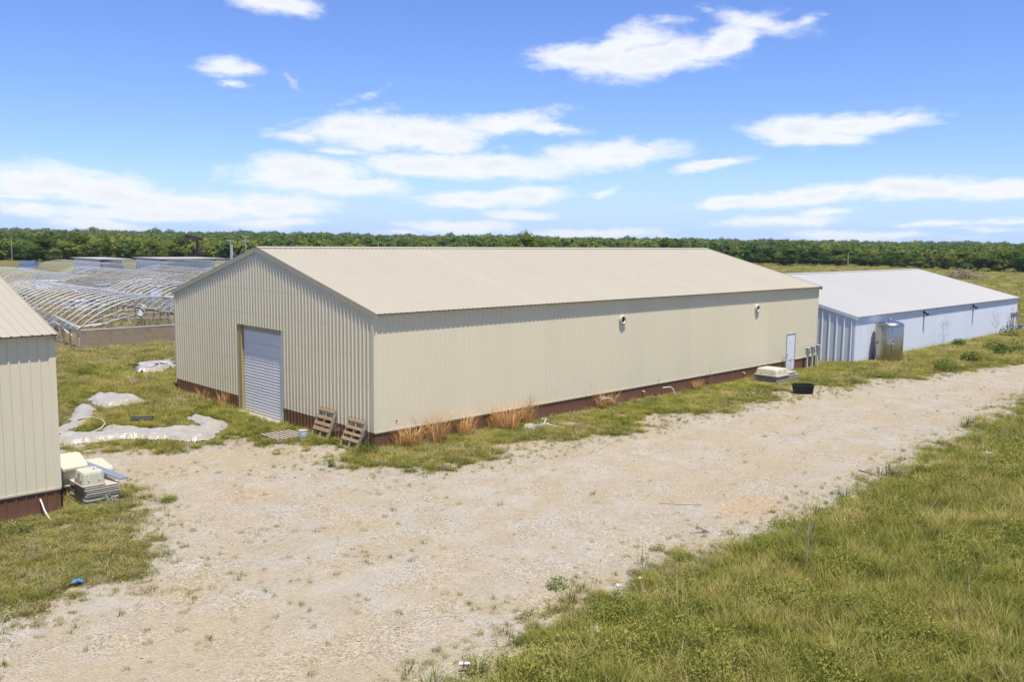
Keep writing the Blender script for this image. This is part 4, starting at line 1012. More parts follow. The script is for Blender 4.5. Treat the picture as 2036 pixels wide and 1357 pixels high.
# ------------------------------------------------------------------ pump jack
c0 = gd(385, 470, 195); T = empty('pump_jack', (c0[0], c0[1], 0), 'dark rusty oil pump jack standing behind the right shed', 'pump jack', rz=-YAW)
def pj(a, z): return (a, 0, z)
zb = 7.15
mb = MB(); mb.beam((-1.7,0,zb+0.25), (1.8,0,zb-0.35), 0.4, 0.6); mb.build('walking_beam', 'rust', T)
mb = MB(); arc = []
for k in range(9):
    a = math.radians(-38+76*k/8); arc.append((-1.75-0.55*math.cos(a)+0.25, 6.55+1.42*math.sin(a)+0.1))
back = [(-1.55, 7.75), (-1.65, 6.2), (-1.9, 5.35)]
poly = arc+back[::-1][::-1]
poly = arc[::-1]+[(-1.55,5.35),(-1.15,6.2),(-0.95,7.0),(-1.1,7.75)]
k = len(poly); vs = [(a_, -0.2, z_) for a_, z_ in poly]+[(a_, 0.2, z_) for a_, z_ in poly]
mb.add(vs, [tuple(range(k)), tuple(range(2*k-1, k-1, -1))]+[(i, (i+1) % k, k+(i+1) % k, k+i)[::-1] for i in range(k)]); mb.build('horse_head', 'rust_head', T)
for sy in (-0.7, 0.7):
    mb = MB(); mb.beam((0.75, sy*.15, zb-0.35), (0.35, sy, 0.5), 0.26, 0.26); mb.build('samson_leg', 'rust', T)
    mb = MB(); mb.beam((0.85, sy*.15, zb-0.35), (1.9, sy, 0.5), 0.14, 0.14); mb.build('samson_leg', 'rust', T)
    mb = MB(); mb.beam((1.75, sy*.8, zb-0.4), (2.05, sy*.8, 2.4), 0.10, 0.10); mb.build('pitman_arm', 'rust', T)
    mb = MB(); mb.beam((1.0, sy*1.1, 2.4), (2.6, sy*1.1, 2.2), 0.22, 0.5); mb.build('crank_weight', 'rust', T)
for z in (2.2, 3.6, 5.0):
    f = (zb-0.35-z)/(zb-0.85); 
    mb = MB(); mb.beam((0.75-0.4*f-0.0, 0, z), (0.85+1.05*f, 0, z), 0.08, 0.08); mb.build('brace', 'rust', T)
mb = MB(); mb.box((-0.6,-0.9,0),(4.2,0.9,0.5)); mb.build('skid', 'rust', T)
mb = MB(); mb.box((1.5,-0.4,0.5),(2.8,0.4,2.0)); mb.build('gearbox', 'rust', T)
mb = MB(); mb.tube([(-2.05,0,5.5),(-1.98,0,1.0)], 0.03, 5); mb.tube([(-1.9,0,5.5),(-1.9,0,1.0)], 0.02, 4); mb.build('bridle', 'rust', T)
mb = MB(); mb.lathe([(0.15,0),(0.15,1.2),(0.3,1.25),(0.3,1.45),(0.1,1.6),(0.1,2.2)], 10, (-1.95,0)); mb.build('wellhead', 'white_paint', T)
mb = MB(); mb.tube([(-0.6,0,zb-.05),(-0.25,0,3.2)], 0.03, 4); mb.build('ladder', 'rust', T)

# ------------------------------------------------------------------ utility poles
def pole(px, ptop, d, label, arms=1, thick=0.14, shift=0.0):
    x, y, z = gd(px, ptop, d)
    T = empty('utility_pole', (x, y, 0), label, 'utility pole', rz=-YAW)
    mb = MB(); mb.tube([(0,0,0),(0,0,z)], thick, 8, 0.75); mb.build('shaft', 'wood_pole', T)
    for k in range(arms):
        zz = z-0.25-k*1.1
        mb = MB(); mb.beam((-0.75,0.1,zz),(0.75,0.1,zz), 0.1, 0.12); ar_ = mb.build('crossarm', 'wood_pole', T)
        for xx in (-0.65, -0.3, 0.3, 0.65):
            mb = MB(); mb.lathe([(0.05, zz+0.07), (0.07, zz+0.15), (0.03, zz+0.24)], 8, (xx, 0.1)); mb.build('insulator', 'white_paint', ar_)
    return T, z
T, z = pole(458, 477, 180, 'pale utility pole with one crossarm left of the beige ridge', 1, 0.13)
mb = MB(); mb.tube([(0.28,0,0),(0.28,0,z-1.0)], 0.14, 8); mb.build('stub_post', 'white_paint', T)
T, z = pole(488, 469, 200, 'utility pole with double crossarms just left of the beige ridge', 2, 0.12)
mb = MB(); mb.tube([(0,0,z-1.6),(-3.4,0,0)], 0.02, 4); mb.build('guy_wire', 'straw', T)
pole(752, 482, 170, 'bare utility pole top showing over the beige ridge', 0, 0.11)
pole(1687, 502, 270, 'lone bare pole standing in the field before the right tree line', 0, 0.15)
pole(22, 472, 220, 'thin pale pole top over the trees at far left', 0, 0.09)

# ------------------------------------------------------------------ brush pile
x, y = gp(1912, 556)
T = empty('brush_pile', (x, y, 0), 'grey heap of dead branches in the field beyond the white warehouse', 'brush pile')
for q in range(3):
    mb = MB(); c = (-YAW)
    for k in range(190):
        t_ = rnd.gauss(0, 2.3); hmax = 2.3*math.exp(-(t_/2.6)**2)
        bx = t_*AR[0]+rnd.gauss(0,.8)*AF[0]; by = t_*AR[1]+rnd.gauss(0,.8)*AF[1]; z = rnd.uniform(0, hmax)
        a = rnd.uniform(0, 6.28); l = rnd.uniform(.5, 1.6); e = rnd.uniform(-.2, .9)
        p1 = (bx+l*math.cos(a)*math.cos(e)*.5, by+l*math.sin(a)*math.cos(e)*.5, z+l*math.sin(e)*.5+rnd.uniform(-.1,.1))
        p2 = (bx+l*math.cos(a+.3)*math.cos(e), by+l*math.sin(a+.3)*math.cos(e), z+l*math.sin(e))
        mb.tube([(bx,by,z), p1, p2], rnd.uniform(.02,.06), 3, 0.3, False)
    o = mb.build('branches', ('twig','straw','twig')[q], T); o['kind'] = 'stuff'
#@@VEG
# ------------------------------------------------------------------ vegetation: seed meshes
def seed_mesh(name, verts, faces, mat):
    me = bpy.data.meshes.new(name); me.from_pydata([tuple(map(float, v)) for v in verts], [], faces); me.materials.append(M[mat])
    return me
def blades(n, rad, h0, h1, w, lean=0.5, r=None):
    r = r or rnd; vs = []; fs = []
    for i in range(n):
        a = r.uniform(0, 6.283); d = rad*math.sqrt(r.random()); x, y = d*math.cos(a), d*math.sin(a)
        b_ = r.uniform(0, 6.283) if r.random() < .4 else a+r.uniform(-.7, .7)
        h = r.uniform(h0, h1); ln = h*lean*r.uniform(.3, 1.2); ww = w*r.uniform(.7, 1.3)
        px_, py_ = -math.sin(b_)*ww/2, math.cos(b_)*ww/2; k = len(vs)
        mx_, my_ = x+math.cos(b_)*ln*.35, y+math.sin(b_)*ln*.35
        vs += [(x-px_, y-py_, -0.02), (x+px_, y+py_, -0.02), (mx_+px_*.8, my_+py_*.8, h*.6), (mx_-px_*.8, my_-py_*.8, h*.6), (x+math.cos(b_)*ln, y+math.sin(b_)*ln, h)]
        fs += [(k, k+1, k+2, k+3), (k+3, k+2, k+4)]
    return vs, fs
def leafy(n, rad, h, ls, r=None):
    """small broad leaves scattered through a low dome on a few stems"""
    r = r or rnd; vs = []; fs = []
    for i in range(n):
        a = r.uniform(0, 6.283); d = rad*math.sqrt(r.random()); z = h*(0.15+0.85*r.random())*(1-0.5*(d/rad)**2)
        x, y = d*math.cos(a), d*math.sin(a); s_ = ls*r.uniform(.6, 1.4)
        n_ = Vector((r.gauss(0, .6), r.gauss(0, .6), 1)).normalized(); u = n_.orthogonal().normalized(); u.rotate(__import__('mathutils').Quaternion(n_, r.uniform(0, 6.28))); v = n_.cross(u)
        c = Vector((x, y, z)); k = len(vs)
        vs += [c-u*s_, c-v*s_*.5, c+u*s_, c+v*s_*.5]; fs += [(k, k+1, k+2, k+3)]
    return vs, fs
def scatter(name, pts, meshes, label, cat, scale, tilt=0.15, yaw=True, kind='stuff'):
    """points carry their own size and turn; geometry nodes put one of the seed meshes on each"""
    n = len(pts); me = bpy.data.meshes.new(name); me.vertices.add(n)
    me.vertices.foreach_set('co', np.asarray(pts, np.float32).ravel())
    at = me.attributes.new('rot', 'FLOAT_VECTOR', 'POINT'); rr = np.zeros((n, 3), np.float32)
    rr[:, 2] = nrs.rand(n)*6.283; rr[:, 0] = nrs.randn(n)*tilt; rr[:, 1] = nrs.randn(n)*tilt
    at.data.foreach_set('vector', rr.ravel())
    if hasattr(scale, 'arr'): scale = scale.arr()
    scale = np.asarray(scale, np.float32)
    if scale.ndim == 1: scale = np.stack([scale]*3, 1)
    at = me.attributes.new('size', 'FLOAT_VECTOR', 'POINT'); at.data.foreach_set('vector', scale.ravel())
    at = me.attributes.new('pick', 'INT', 'POINT'); at.data.foreach_set('value', nrs.randint(0, len(meshes), n).astype(np.int32))
    o = bpy.data.objects.new(name, me); COL.objects.link(o); tag(o, label, cat, kind=kind)
    ng = bpy.data.node_groups.new(name+'_nodes', 'GeometryNodeTree')
    ng.interface.new_socket('Geometry', in_out='INPUT', socket_type='NodeSocketGeometry'); ng.interface.new_socket('Geometry', in_out='OUTPUT', socket_type='NodeSocketGeometry')
    gi = ng.nodes.new('NodeGroupInput'); go = ng.nodes.new('NodeGroupOutput')
    join = ng.nodes.new('GeometryNodeGeometryToInstance')
    for i, m_ in reversed(list(enumerate(meshes))):
        so_ = bpy.data.objects.new(name+'_seed', m_)
        oi = ng.nodes.new('GeometryNodeObjectInfo'); oi.inputs['Object'].default_value = so_; oi.inputs['As Instance'].default_value = False
        ng.links.new(oi.outputs['Geometry'], join.inputs[0])
    iop = ng.nodes.new('GeometryNodeInstanceOnPoints')
    ng.links.new(gi.outputs[0], iop.inputs['Points']); ng.links.new(join.outputs[0], iop.inputs['Instance'])
    iop.inputs['Pick Instance'].default_value = True
    def attr(nm, ty):
        a = ng.nodes.new('GeometryNodeInputNamedAttribute'); a.data_type = ty; a.inputs['Name'].default_value = nm
        return [s for s in a.outputs if s.enabled and s.name == 'Attribute'][0]
    ng.links.new(attr('pick', 'INT'), iop.inputs['Instance Index'])
    ng.links.new(attr('rot', 'FLOAT_VECTOR'), iop.inputs['Rotation']); ng.links.new(attr('size', 'FLOAT_VECTOR'), iop.inputs['Scale'])
    ng.links.new(iop.outputs[0], go.inputs[0])
    md = o.modifiers.new('scatter', 'NODES'); md.node_group = ng
    return o
def in_view(x, y, z=0.3, mg=0.12):
    v = np.stack([x-CAM[0], y-CAM[1], z-CAM[2]+0*x], 1); d = v@AF
    u = (v@AR)/d*F_PX; w = -(v@AU)/d*F_PX
    return (d > 6) & (np.abs(u) < 1018*(1+mg)+40) & (w < 678*(1+mg)+60)
def inside_building(x, y):
    return (((x > -0.03) & (x < ML+.03) & (y > -.03) & (y < MW+.03)) | ((x > -39.2) & (x < -10.25) & (y > -.08) & (y < 16.1)) |
            ((x > 35.47) & (x < 67.75) & (y > -1.17) & (y < 16.3)))
FILM = [[(-7.9,7.9),(-6.7,7.7),(-5.2,7.3),(-4.5,6.0),(-4.1,5.2),(-3.2,5.4),(-2.5,6.4),(-2.0,7.0),(-1.7,7.6),(-1.6,8.6),(-2.0,9.6),(-2.3,9.8),(-2.6,8.6),(-2.8,7.6),(-3.5,8.0),(-4.3,8.4),(-5.0,9.3),(-5.7,10.0),(-5.9,9.4),(-5.4,8.7),(-6.6,9.6),(-7.6,9.4)],
        [(-7.8,10.2),(-6.7,11.2),(-6.0,12.6),(-5.3,14.4),(-4.6,15.6),(-4.3,14.6),(-4.7,13.2),(-5.4,11.9),(-6.2,10.9),(-7.0,10.0)],
        [(-4.2,15.5),(-3.6,17.3),(-2.9,17.9),(-2.6,16.6),(-2.0,15.2),(-2.1,14.2),(-2.9,14.0),(-3.9,13.9)],
        [(0.8,23.2),(1.5,22.5),(2.8,22.9),(3.9,24.6),(3.6,26.2),(2.4,26.2),(1.2,24.6)]]
def blocked(x, y):
    b_ = inside_building(x, y) | (np.hypot(x-TX, y-TY) < .86) | ((x > -2.0) & (x < -.6) & (y > 3.3) & (y < 4.6)) | ((x > 24.1) & (x < 26.7) & (y > -2.2) & (y < -.7)) | \
         ((x > -9.75) & (x < -8.65) & (y > -.1) & (y < 2.4)) | (np.hypot(x-22.95, y+4.25) < .55) | ((x > -.3) & (x < .1) & (y > D0) & (y < D1)) | ((x > 28.9) & (x < 30.1) & (y > -.25))
    for P_ in FILM: b_ = b_ | (sdist(x+0.12, y+0.14, P_) > -0.22)
    return b_
def sample(n, x0, x1, y0, y1, dens, mg=0.42):
    """keep random ground points with probability dens (0..1)"""
    x = nrs.uniform(x0, x1, n); y = nrs.uniform(y0, y1, n)
    k = in_view(x, y, 0.3, mg); x, y = x[k], y[k]
    k = ~blocked(x, y); x, y = x[k], y[k]
    k = nrs.rand(len(x)) < dens(x, y); return x[k], y[k]
def pts3(x, y, z=0.0): return np.stack([x, y, terrain(x, y)+z], 1)
dist = lambda x, y: np.hypot(x-CAM[0], y-CAM[1])
green_zone = lambda x, y: np.clip(1.15-gravel_mask(x, y)*1.6, 0, 1)
def verge(x, y):              # the rough grass on the camera's side of the road
    return sstep(-(y+13.6), 0, 1.2)

s_short = [seed_mesh('short_tuft', *blades(30, .16, .04, .15, .010, .9), 'grass') for _ in range(3)]
s_mid = [seed_mesh('grass_tuft', *blades(44, .17, .08, .34, .010, .7), 'grass') for _ in range(4)]
s_tall = [seed_mesh('tall_tuft', *blades(60, .16, .25, .72, .011, .7), 'grass') for _ in range(3)]
s_weed = [seed_mesh('weed_tuft', *leafy(120, .19, .22, .0155), 'weed') for _ in range(4)]
s_dry = [seed_mesh('dry_tuft', *blades(24, .13, .10, .40, .012, .7), 'dry') for _ in range(3)]
s_dtall = [seed_mesh('dry_stem', *blades(7, .14, .45, 1.0, .013, .45), 'dry') for _ in range(3)]

# verge and near strips
x, y = sample(620000, -18, 80, -36, -8, lambda x, y: green_zone(x, y)*np.clip(26/dist(x, y), .12, 1)*.62)
big = np.clip(dist(x, y)/30, 1, 2.2)
kind = nrs.rand(len(x)); mound = .55+1.0*sstep(fbm(x*.9+60, y*.9, 3), .35, .7); tallz = fbm(x*.25+9, y*.25, 4); tz = sstep(tallz, .46, .62)*verge(x, y)
edge = sstep(-(y+13.6), 0, 2.0)

class SZ:                      # size of each tuft: broader with distance, never taller
    def __init__(s, w, h): s.w, s.h = w, h
    def __mul__(s, k): return SZ(s.w*(1+(np.asarray(k)-1)*.35), s.h*k)
    def arr(s): return np.stack([s.w, s.w, s.h], 1)
def sel(m):
    u = nrs.uniform(.7, 1.35, m.sum()); return pts3(x[m], y[m]), SZ(u*big[m], u)
m1 = (kind < .34*(1-tz*.7)); m2 = (kind >= .42) & (kind < .76); m3 = (kind >= .76) & (kind < .76+.06+.12*tz) & (nrs.rand(len(x)) < .35+.65*tz*edge)
ww = (kind >= .955); wd = (kind >= .80) & ~ww & (fbm(x*.6, y*.6+30, 3) > .45)
P_, s_ = sel(m1 | (kind < .42)); scatter('verge_weeds', P_, s_weed, 'low leafy green weeds growing on the near road verge', 'weeds', s_*mound[m1 | (kind < .42)]*(.8+.5*edge[m1 | (kind < .42)]))
P_, s_ = sel(m2); scatter('verge_grass', P_, s_mid, 'thick green grass covering the near road verge', 'grass', s_*(.42+.35*edge[m2]))
P_, s_ = sel(m3); scatter('tall_grass', P_, s_tall, 'tall green grass clumps on the verge at lower right', 'grass', s_*.62)
P_, s_ = sel(wd); scatter('dry_grass', P_, s_dry, 'pale dry grass mixed into the near verge', 'grass', s_*.62)
m5 = ww & (nrs.rand(len(x)) < .12+.35*sstep(x, 0, 16)*tz); P_, s_ = sel(m5); scatter('dry_stems', P_, s_dtall, 'thin dry seed stems standing out of the verge grass', 'grass', s_*.8)

# strip between road and buildings, yard edges
def strip_d(x, y): return green_zone(x, y)*np.where(x < -7, .75, 1)*np.clip(30/dist(x, y), .1, 1)*.55
x, y = sample(420000, -18, 90, -9.2, .0, strip_d); big = np.clip(dist(x, y)/32, 1, 2.2); kind = nrs.rand(len(x)); near_wall = sstep(y, -1.6, -.1); lowf = np.where(x > 7, .45+.55*sstep(-y, .5, 2.2), np.where(x < -7, .55, .85)); k_ = nrs.rand(len(x)) > .55*near_wall*(x > 7); x, y, big, kind, near_wall, lowf = (q[k_] for q in (x, y, big, kind, near_wall, lowf))
m1 = kind < .30; m2 = (kind >= .30) & (kind < .62); m3 = (kind >= .62) & (kind < .67+.10*near_wall); m4 = (kind > .80) & (kind < .88)
P_, s_ = sel(m1); scatter('strip_short_grass', P_, s_short, 'short grass on the strip between the road and the warehouses', 'grass', s_*.8)
P_, s_ = sel(m2); scatter('strip_grass', P_, s_mid, 'green grass on the strip between the road and the warehouses', 'grass', s_*(.36*lowf[m2]))
P_, s_ = sel(m3); scatter('wall_foot_grass', P_, s_tall, 'taller grass along the foot of the warehouse walls', 'grass', s_*(.30*lowf[m3]))
P_, s_ = sel(m4); scatter('strip_weeds', P_, s_weed, 'leafy weeds on the strip along the warehouse walls', 'weeds', s_*.7)
m5 = ((kind > .90) & (fbm(x*.5+70, y*.5, 3) > .47)) | ((kind > .68) & (x < -7)); P_, s_ = sel(m5); scatter('strip_dry_grass', P_, s_dry, 'dry straw coloured grass on the strip along the walls', 'grass', s_*np.where(x[m5] < -7, .32, .55))

# back yard between the two beige buildings, up to the greenhouses
x, y = sample(420000, -12, 30, 0, 46, lambda x, y: np.where(y < 10, green_zone(x, y), 1)*np.clip(32/dist(x, y), .1, 1)*.5); big = np.clip(dist(x, y)/34, 1, 2.0); kind = nrs.rand(len(x)); dz = fbm(x*.22+3, y*.22+8, 4)
dryb = sstep(dz, .45, .6)*.5+sstep(y, 33, 36)*1.1
mm = kind > dryb*.75
m1 = mm & (kind < .45); m2 = mm & (kind >= .45) & (kind < .62); m4 = mm & (kind > .92); m5 = (~mm) & (nrs.rand(len(x)) < .7)
P_, s_ = sel(m1 & (nrs.rand(len(x)) < .8)); scatter('yard_grass', P_, s_mid, 'green grass in the back yard between the beige warehouses', 'grass', s_*.42)
P_, s_ = sel(m2); scatter('yard_tall_grass', P_, s_tall, 'longer grass in the back yard before the greenhouse frames', 'grass', s_*.32)
P_, s_ = sel(m4); scatter('yard_weeds', P_, s_weed, 'leafy weeds in the back yard', 'weeds', s_*.7)
P_, s_ = sel(m5); scatter('yard_dry_grass', P_, s_dry, 'dry yellow grass in the back yard and by the greenhouses', 'grass', s_*.6)

# greenhouse ground and farther field
x, y = sample(160000, -20, 130, 46, 170, lambda x, y: np.clip(40/dist(x, y), .1, 1)*.7, .05); big = np.clip(dist(x, y)/34, 1, 3.2); kind = nrs.rand(len(x)); gh = (x < 68) & (y < 145)
m1 = (kind < np.where(gh, .10, .8)); m2 = (kind >= .12) & gh
P_, s_ = sel(m1); scatter('field_grass', P_, s_mid, 'green and tan grass around the greenhouse frames', 'grass', s_*.7)
P_, s_ = sel(m2); scatter('greenhouse_dry_weeds', P_, s_dry+s_dtall, 'tall dry tan weeds growing inside the greenhouse frames', 'weeds', s_*.9)
x, y = sample(110000, 68, 290, -60, 190, lambda x, y: np.clip(60/dist(x, y), .1, 1)*(sdist(x, y, PADP) < 0)*(gravel_mask(x, y) < .4), .05); big = np.clip(dist(x, y)/34, 1, 5); kind = nrs.rand(len(x))
P_, s_ = sel(kind < .75); scatter('meadow_grass', P_, s_mid, 'olive grass of the field beyond the white warehouse', 'grass', s_*.7)
P_, s_ = sel(kind > .86); scatter('meadow_dry_grass', P_, s_dry, 'dry tan grass of the field beyond the white warehouse', 'grass', s_*.8)

# sparse seedlings and loose stones on the gravel
x, y = sample(110000, -18, 40, -15, 9, lambda x, y: sstep(gravel_mask(x, y), .45, .9)*(.006+.03*sstep(-x, 2, 8)*sstep(-y, 2, 6)+.12*sstep(fbm(x*.5+5, y*.5, 4), .54, .70)*sstep(-x, -2, 8)+.22*(1-sstep(sdist(x, y, POLY), .2, 1.9))))
big = np.full(len(x), .55); m1 = np.ones(len(x), bool); P_, s_ = sel(m1); scatter('gravel_weeds', P_, s_short[:1]+s_weed[:1]+s_mid[:1], 'tiny weeds sprouting through the gravel of the yard', 'weeds', s_*.34)
def pebble(r):
    vs = [(1,0,0),(-1,0,0),(0,1,0),(0,-1,0),(0,0,.7),(0,0,-.5)]; vs = [(a*r.uniform(.6,1.2)*.016, b*r.uniform(.6,1.2)*.016, c*r.uniform(.6,1.1)*.015) for a, b, c in vs]
    return vs, [(0,2,4),(2,1,4),(1,3,4),(3,0,4),(2,0,5),(1,2,5),(3,1,5),(0,3,5)]
s_peb = [seed_mesh('pebble', *pebble(rnd), 'stone') for _ in range(4)]
x, y = sample(330000, -18, 42, -15, 10, lambda x, y: sstep(gravel_mask(x, y), .25, .6)*np.clip(24/dist(x, y), .1, 1)*(.10+.75*sstep(fbm(x*.6+50, y*.6, 4), .42, .62)+.5*(1-sstep(sdist(x, y, POLY), .3, 2.2)))*.55)
scatter('loose_gravel', pts3(x, y, .014), s_peb, 'loose pale limestone pebbles on the yard and road', 'gravel', nrs.gamma(3.5, .28, len(x)), tilt=.4)

# ------------------------------------------------------------------ single plants
def plant(name, x, y, label, cat, mats, group=None, sc=1.0):
    T = empty(name, (x, y, 0), label, cat, group)
    for nm, (vs, fs), mt_ in mats:
        if sc != 1.0: vs = [(a*sc, b*sc, c*sc) for a, b, c in vs]
        o = obj_from(nm, vs, fs, mt_, T)
    return T
OG = [(1275-500,886,'first orange dry grass clump from the beige warehouse corner',.75),(822,892,'small orange dry grass clump second from the warehouse corner',.7),(868,884,'largest orange dry grass clump along the brown wall base',1.1),
      (925,868,'orange dry grass clump between the largest one and the twin clumps',.85),(965,852,'upright orange dry grass clump left of the fan shaped one',.85),(1014,858,'fan shaped orange dry grass clump on the wall strip',.95),
      (1036,842,'orange dry grass clump below a bare seed stalk, by the white pipe',.95),(1178,812,'slender orange dry grass clump midway along the wall',.7),(1196,806,'thin orange dry grass clump beside the small white pipe',.55),(1368,775,'small faded orange grass clump toward the right half of the wall',.5)]
for k, (px, py, lb, sc) in enumerate(OG):
    x, y = gp(px, py); y = min(y, -0.30)
    plant('dry_grass_clump', x, y, lb, 'grass clump', [('blades', blades(int(230*sc), .28*sc, .4*sc, 1.4*sc, .012, .8), 'orange_grass'), ('green_blades', blades(40, .3*sc, .12, .35, .014, .6), 'grass')], 'orange dry grass clumps along the wall')
for (px, py, lb, h) in ((300,760,'tuft of long yellow dry grass in the back yard near the gable',.9),(268,770,'yellow dry grass tuft in the back yard left of the larger one',.8),(455,812,'dry orange grass stalks standing by the door post',.95),(415,800,'dry flowering weed against the brown base left of the overhead door',.8)):
    x, y = gp(px, py); x = x if px < 400 else -.35
    plant('dry_grass_clump', x, y, lb, 'grass clump', [('blades', blades(60, .2, .4*h, h, .013, .55), 'straw' if px < 400 else 'orange_grass')])
BU = [(2006,672,'dark green bush by the far corner of the white warehouse',.62,.6),(1976,700,'dark green bush on the verge left of the two rightmost ones',.6,.5),(2018,703,'wide dark green bush at the right edge beyond the road',.8,.55),(1930,722,'low dark green bush on the grass bank by the road, second from left',.5,.42),
      (1992,733-25,'dark green bush on the bank above the road bend',.5,.45),(1880,738,'leftmost low dark green bush at the road edge beyond the tank',.55,.42),(1905,690,'small bush in grass below the white wall right of the tank',.4,.35)]
for px, py, lb, r_, h in BU:
    x, y = gp(px, py); y = min(y, -1.8)
    V = leafy(620, r_*1.25, h*1.9, .055); plant('bush', x, y, lb, 'bush', [('foliage', V, 'bush')], 'dark green bushes on the bank by the white warehouse')
NB = [(213,1005,'round green weed growing at the foot of the tray stack',.27,.35,'weed'),(190,1030,'bushy green weed at the corner of the left warehouse',.36,.4,'weed'),(168,1040,'yellow green weed clump beside the left warehouse corner',.3,.35,'weed'),(25,1062,'dark green leafy weed patch at the left edge below the brown wall',.5,.35,'bush'),
      (607,898,'green spiky weed in gravel in front of the white bucket',.16,.34,'weed'),(660,930,'small dark green weed in gravel below the pallets',.12,.3,'bush'),(550,905,'small leafy weed in gravel left of the bucket',.16,.25,'weed'),(735,905,'dark green weed clump at the warehouse corner',.38,.45,'bush'),
      (1108,1170,'dark leafy weed on the verge edge at bottom centre',.25,.25,'bush'),(1380,1170,'dark green leafy clump in the verge below the sapling',.5,.45,'bush'),(1730,1045,'dark green grass mound on the verge at right',.55,.5,'bush'),(1760,1300,'rounded dark weed clump at the bottom right',.5,.4,'bush'),(1890,1170,'dark clump of weeds low on the right verge',.55,.42,'bush')]
for px, py, lb, r_, h, mt_ in NB:
    x, y = gp(px, py)
    if px == 735: x, y = -.45, -.25
    plant('leafy_weed', x, y, lb, 'weed', [('foliage', leafy(int(300*max(.5, r_/.35)), r_, h, .028), mt_)])
def twiggy(T, h, n, r, mat='twig', spread=.45, seed=0, leaves=0):
    rr = random.Random(seed); mb = MB(); tips = []
    mb.tube([(0,0,0),(rr.uniform(-.05,.05),0,h*.5),(rr.uniform(-.1,.1),rr.uniform(-.1,.1),h)], r, 5, .3)
    for k in range(n):
        z = h*rr.uniform(.25, .9); a = rr.uniform(0, 6.28); l = h*spread*rr.uniform(.4, 1)*(1.1-z/h*.6); e = rr.uniform(.5, 1.1)
        p = (l*math.cos(a)*math.cos(e), l*math.sin(a)*math.cos(e), z+l*math.sin(e)); mid = (p[0]*.5, p[1]*.5, z+(p[2]-z)*.4); mb.tube([(0,0,z), mid, p], r*.45, 4, .3); tips.append(p)
        for q in range(3):
            b_ = rr.uniform(0, 6.28); p2 = (p[0]*rr.uniform(.6,1)+.12*h*math.cos(b_)*.6, p[1]*rr.uniform(.6,1)+.12*h*math.sin(b_)*.6, p[2]+rr.uniform(-.02,.14)*h); mb.tube([mid, p2], r*.3, 3, .4, False); tips.append(p2)
    mb.build('stems', mat, T)
    if leaves:
        vs = []; fs = []
        for p in tips:
            for q in range(leaves):
                c = Vector(p)+Vector((rr.gauss(0,.03), rr.gauss(0,.03), rr.gauss(0,.03))); k = len(vs); s_ = .016
                vs += [c+Vector((s_,0,0)), c+Vector((0,s_,s_)), c+Vector((-s_,0,s_)), c+Vector((0,-s_,0))]; fs.append((k,k+1,k+2,k+3))
        obj_from('seed_heads', vs, fs, 'twig', T)
TW = [(1602,1150,1.75,'bare pale sapling standing in the verge at the road edge',.014,10,'straw'),(1036,838,1.25,'bare seed stalk above the orange clump by the wall',.010,7,'twig'),(1176,818,1.2,'thin bare weed stalk against the beige wall, midway',.008,5,'twig'),(1290,790,.9,'thin dark weed stalk against the wall left of centre right',.008,4,'twig'),
      (1400,770,1.1,'thin dark weed stalk with seed head against the right half of the wall',.008,4,'twig'),(1845,693,2.0,'bare branching weed against the white wall, right of the tank',.014,11,'twig'),(1938,670,2.0,'bare weed in the middle right of the white wall',.012,9,'twig'),(1984,664,2.4,'tall bare weed beside the far meter boxes',.014,12,'twig'),
      (1560,742,1.0,'dry thin weed in front of the white entry door',.009,7,'twig'),(1570,744,.8,'dry weed beside the entry door frame',.009,6,'twig'),(645,905,.8,'flowering dry weed between the pallets',.007,8,'twig'),(728,893,.85,'dark seeded weed beside the pallet nearest the corner',.008,9,'twig')]
for k, (px, py, h, lb, r_, n_, mt_) in enumerate(TW):
    x, y = gp(px, py)
    if px > 800 and px < 1500: y = min(y, -.25)
    if px in (1845, 1938, 1984): y = -2.0
    if px == 645: x, y = -.35, 1.85
    if px == 728: x, y = -.3, .15
    T = empty('bare_weed' if k else 'sapling', (x, y, 0), lb, 'weed' if k else 'sapling'); twiggy(T, h, n_, r_, mt_, seed=k, leaves=3 if k else 1)
for k, (px, py, h, lb) in enumerate(((1835,1060,1.1,'tall pale grass stem left of the others on the right verge'),(1850,1085,1.2,'pale leaning grass stem second in the right verge'),(1880,1120,1.0,'pale bent grass stem low on the right verge'),(1960,860,1.5,'thin reddish dry weed at the upper right verge'),(1990,850,1.3,'dry weed beside the reddish one at the right edge'))):
    x, y = gp(px, py); T = empty('grass_stem', (x, y, 0), lb, 'grass stem'); mb = MB(); a = rnd.uniform(-.6, .3)
    mb.tube([(0,0,0),(.15*h*AR[0],.15*h*AR[1],h*.6),(.4*h*AR[0],.4*h*AR[1],h)], .010, 4, .4); mb.tube([(0.03,0.02,0),(-.08*h*AR[0],-.08*h*AR[1],h*.5),(-.02*h,.1*h,h*.85)], .008, 4, .4); mb.build('stem', 'straw', T)

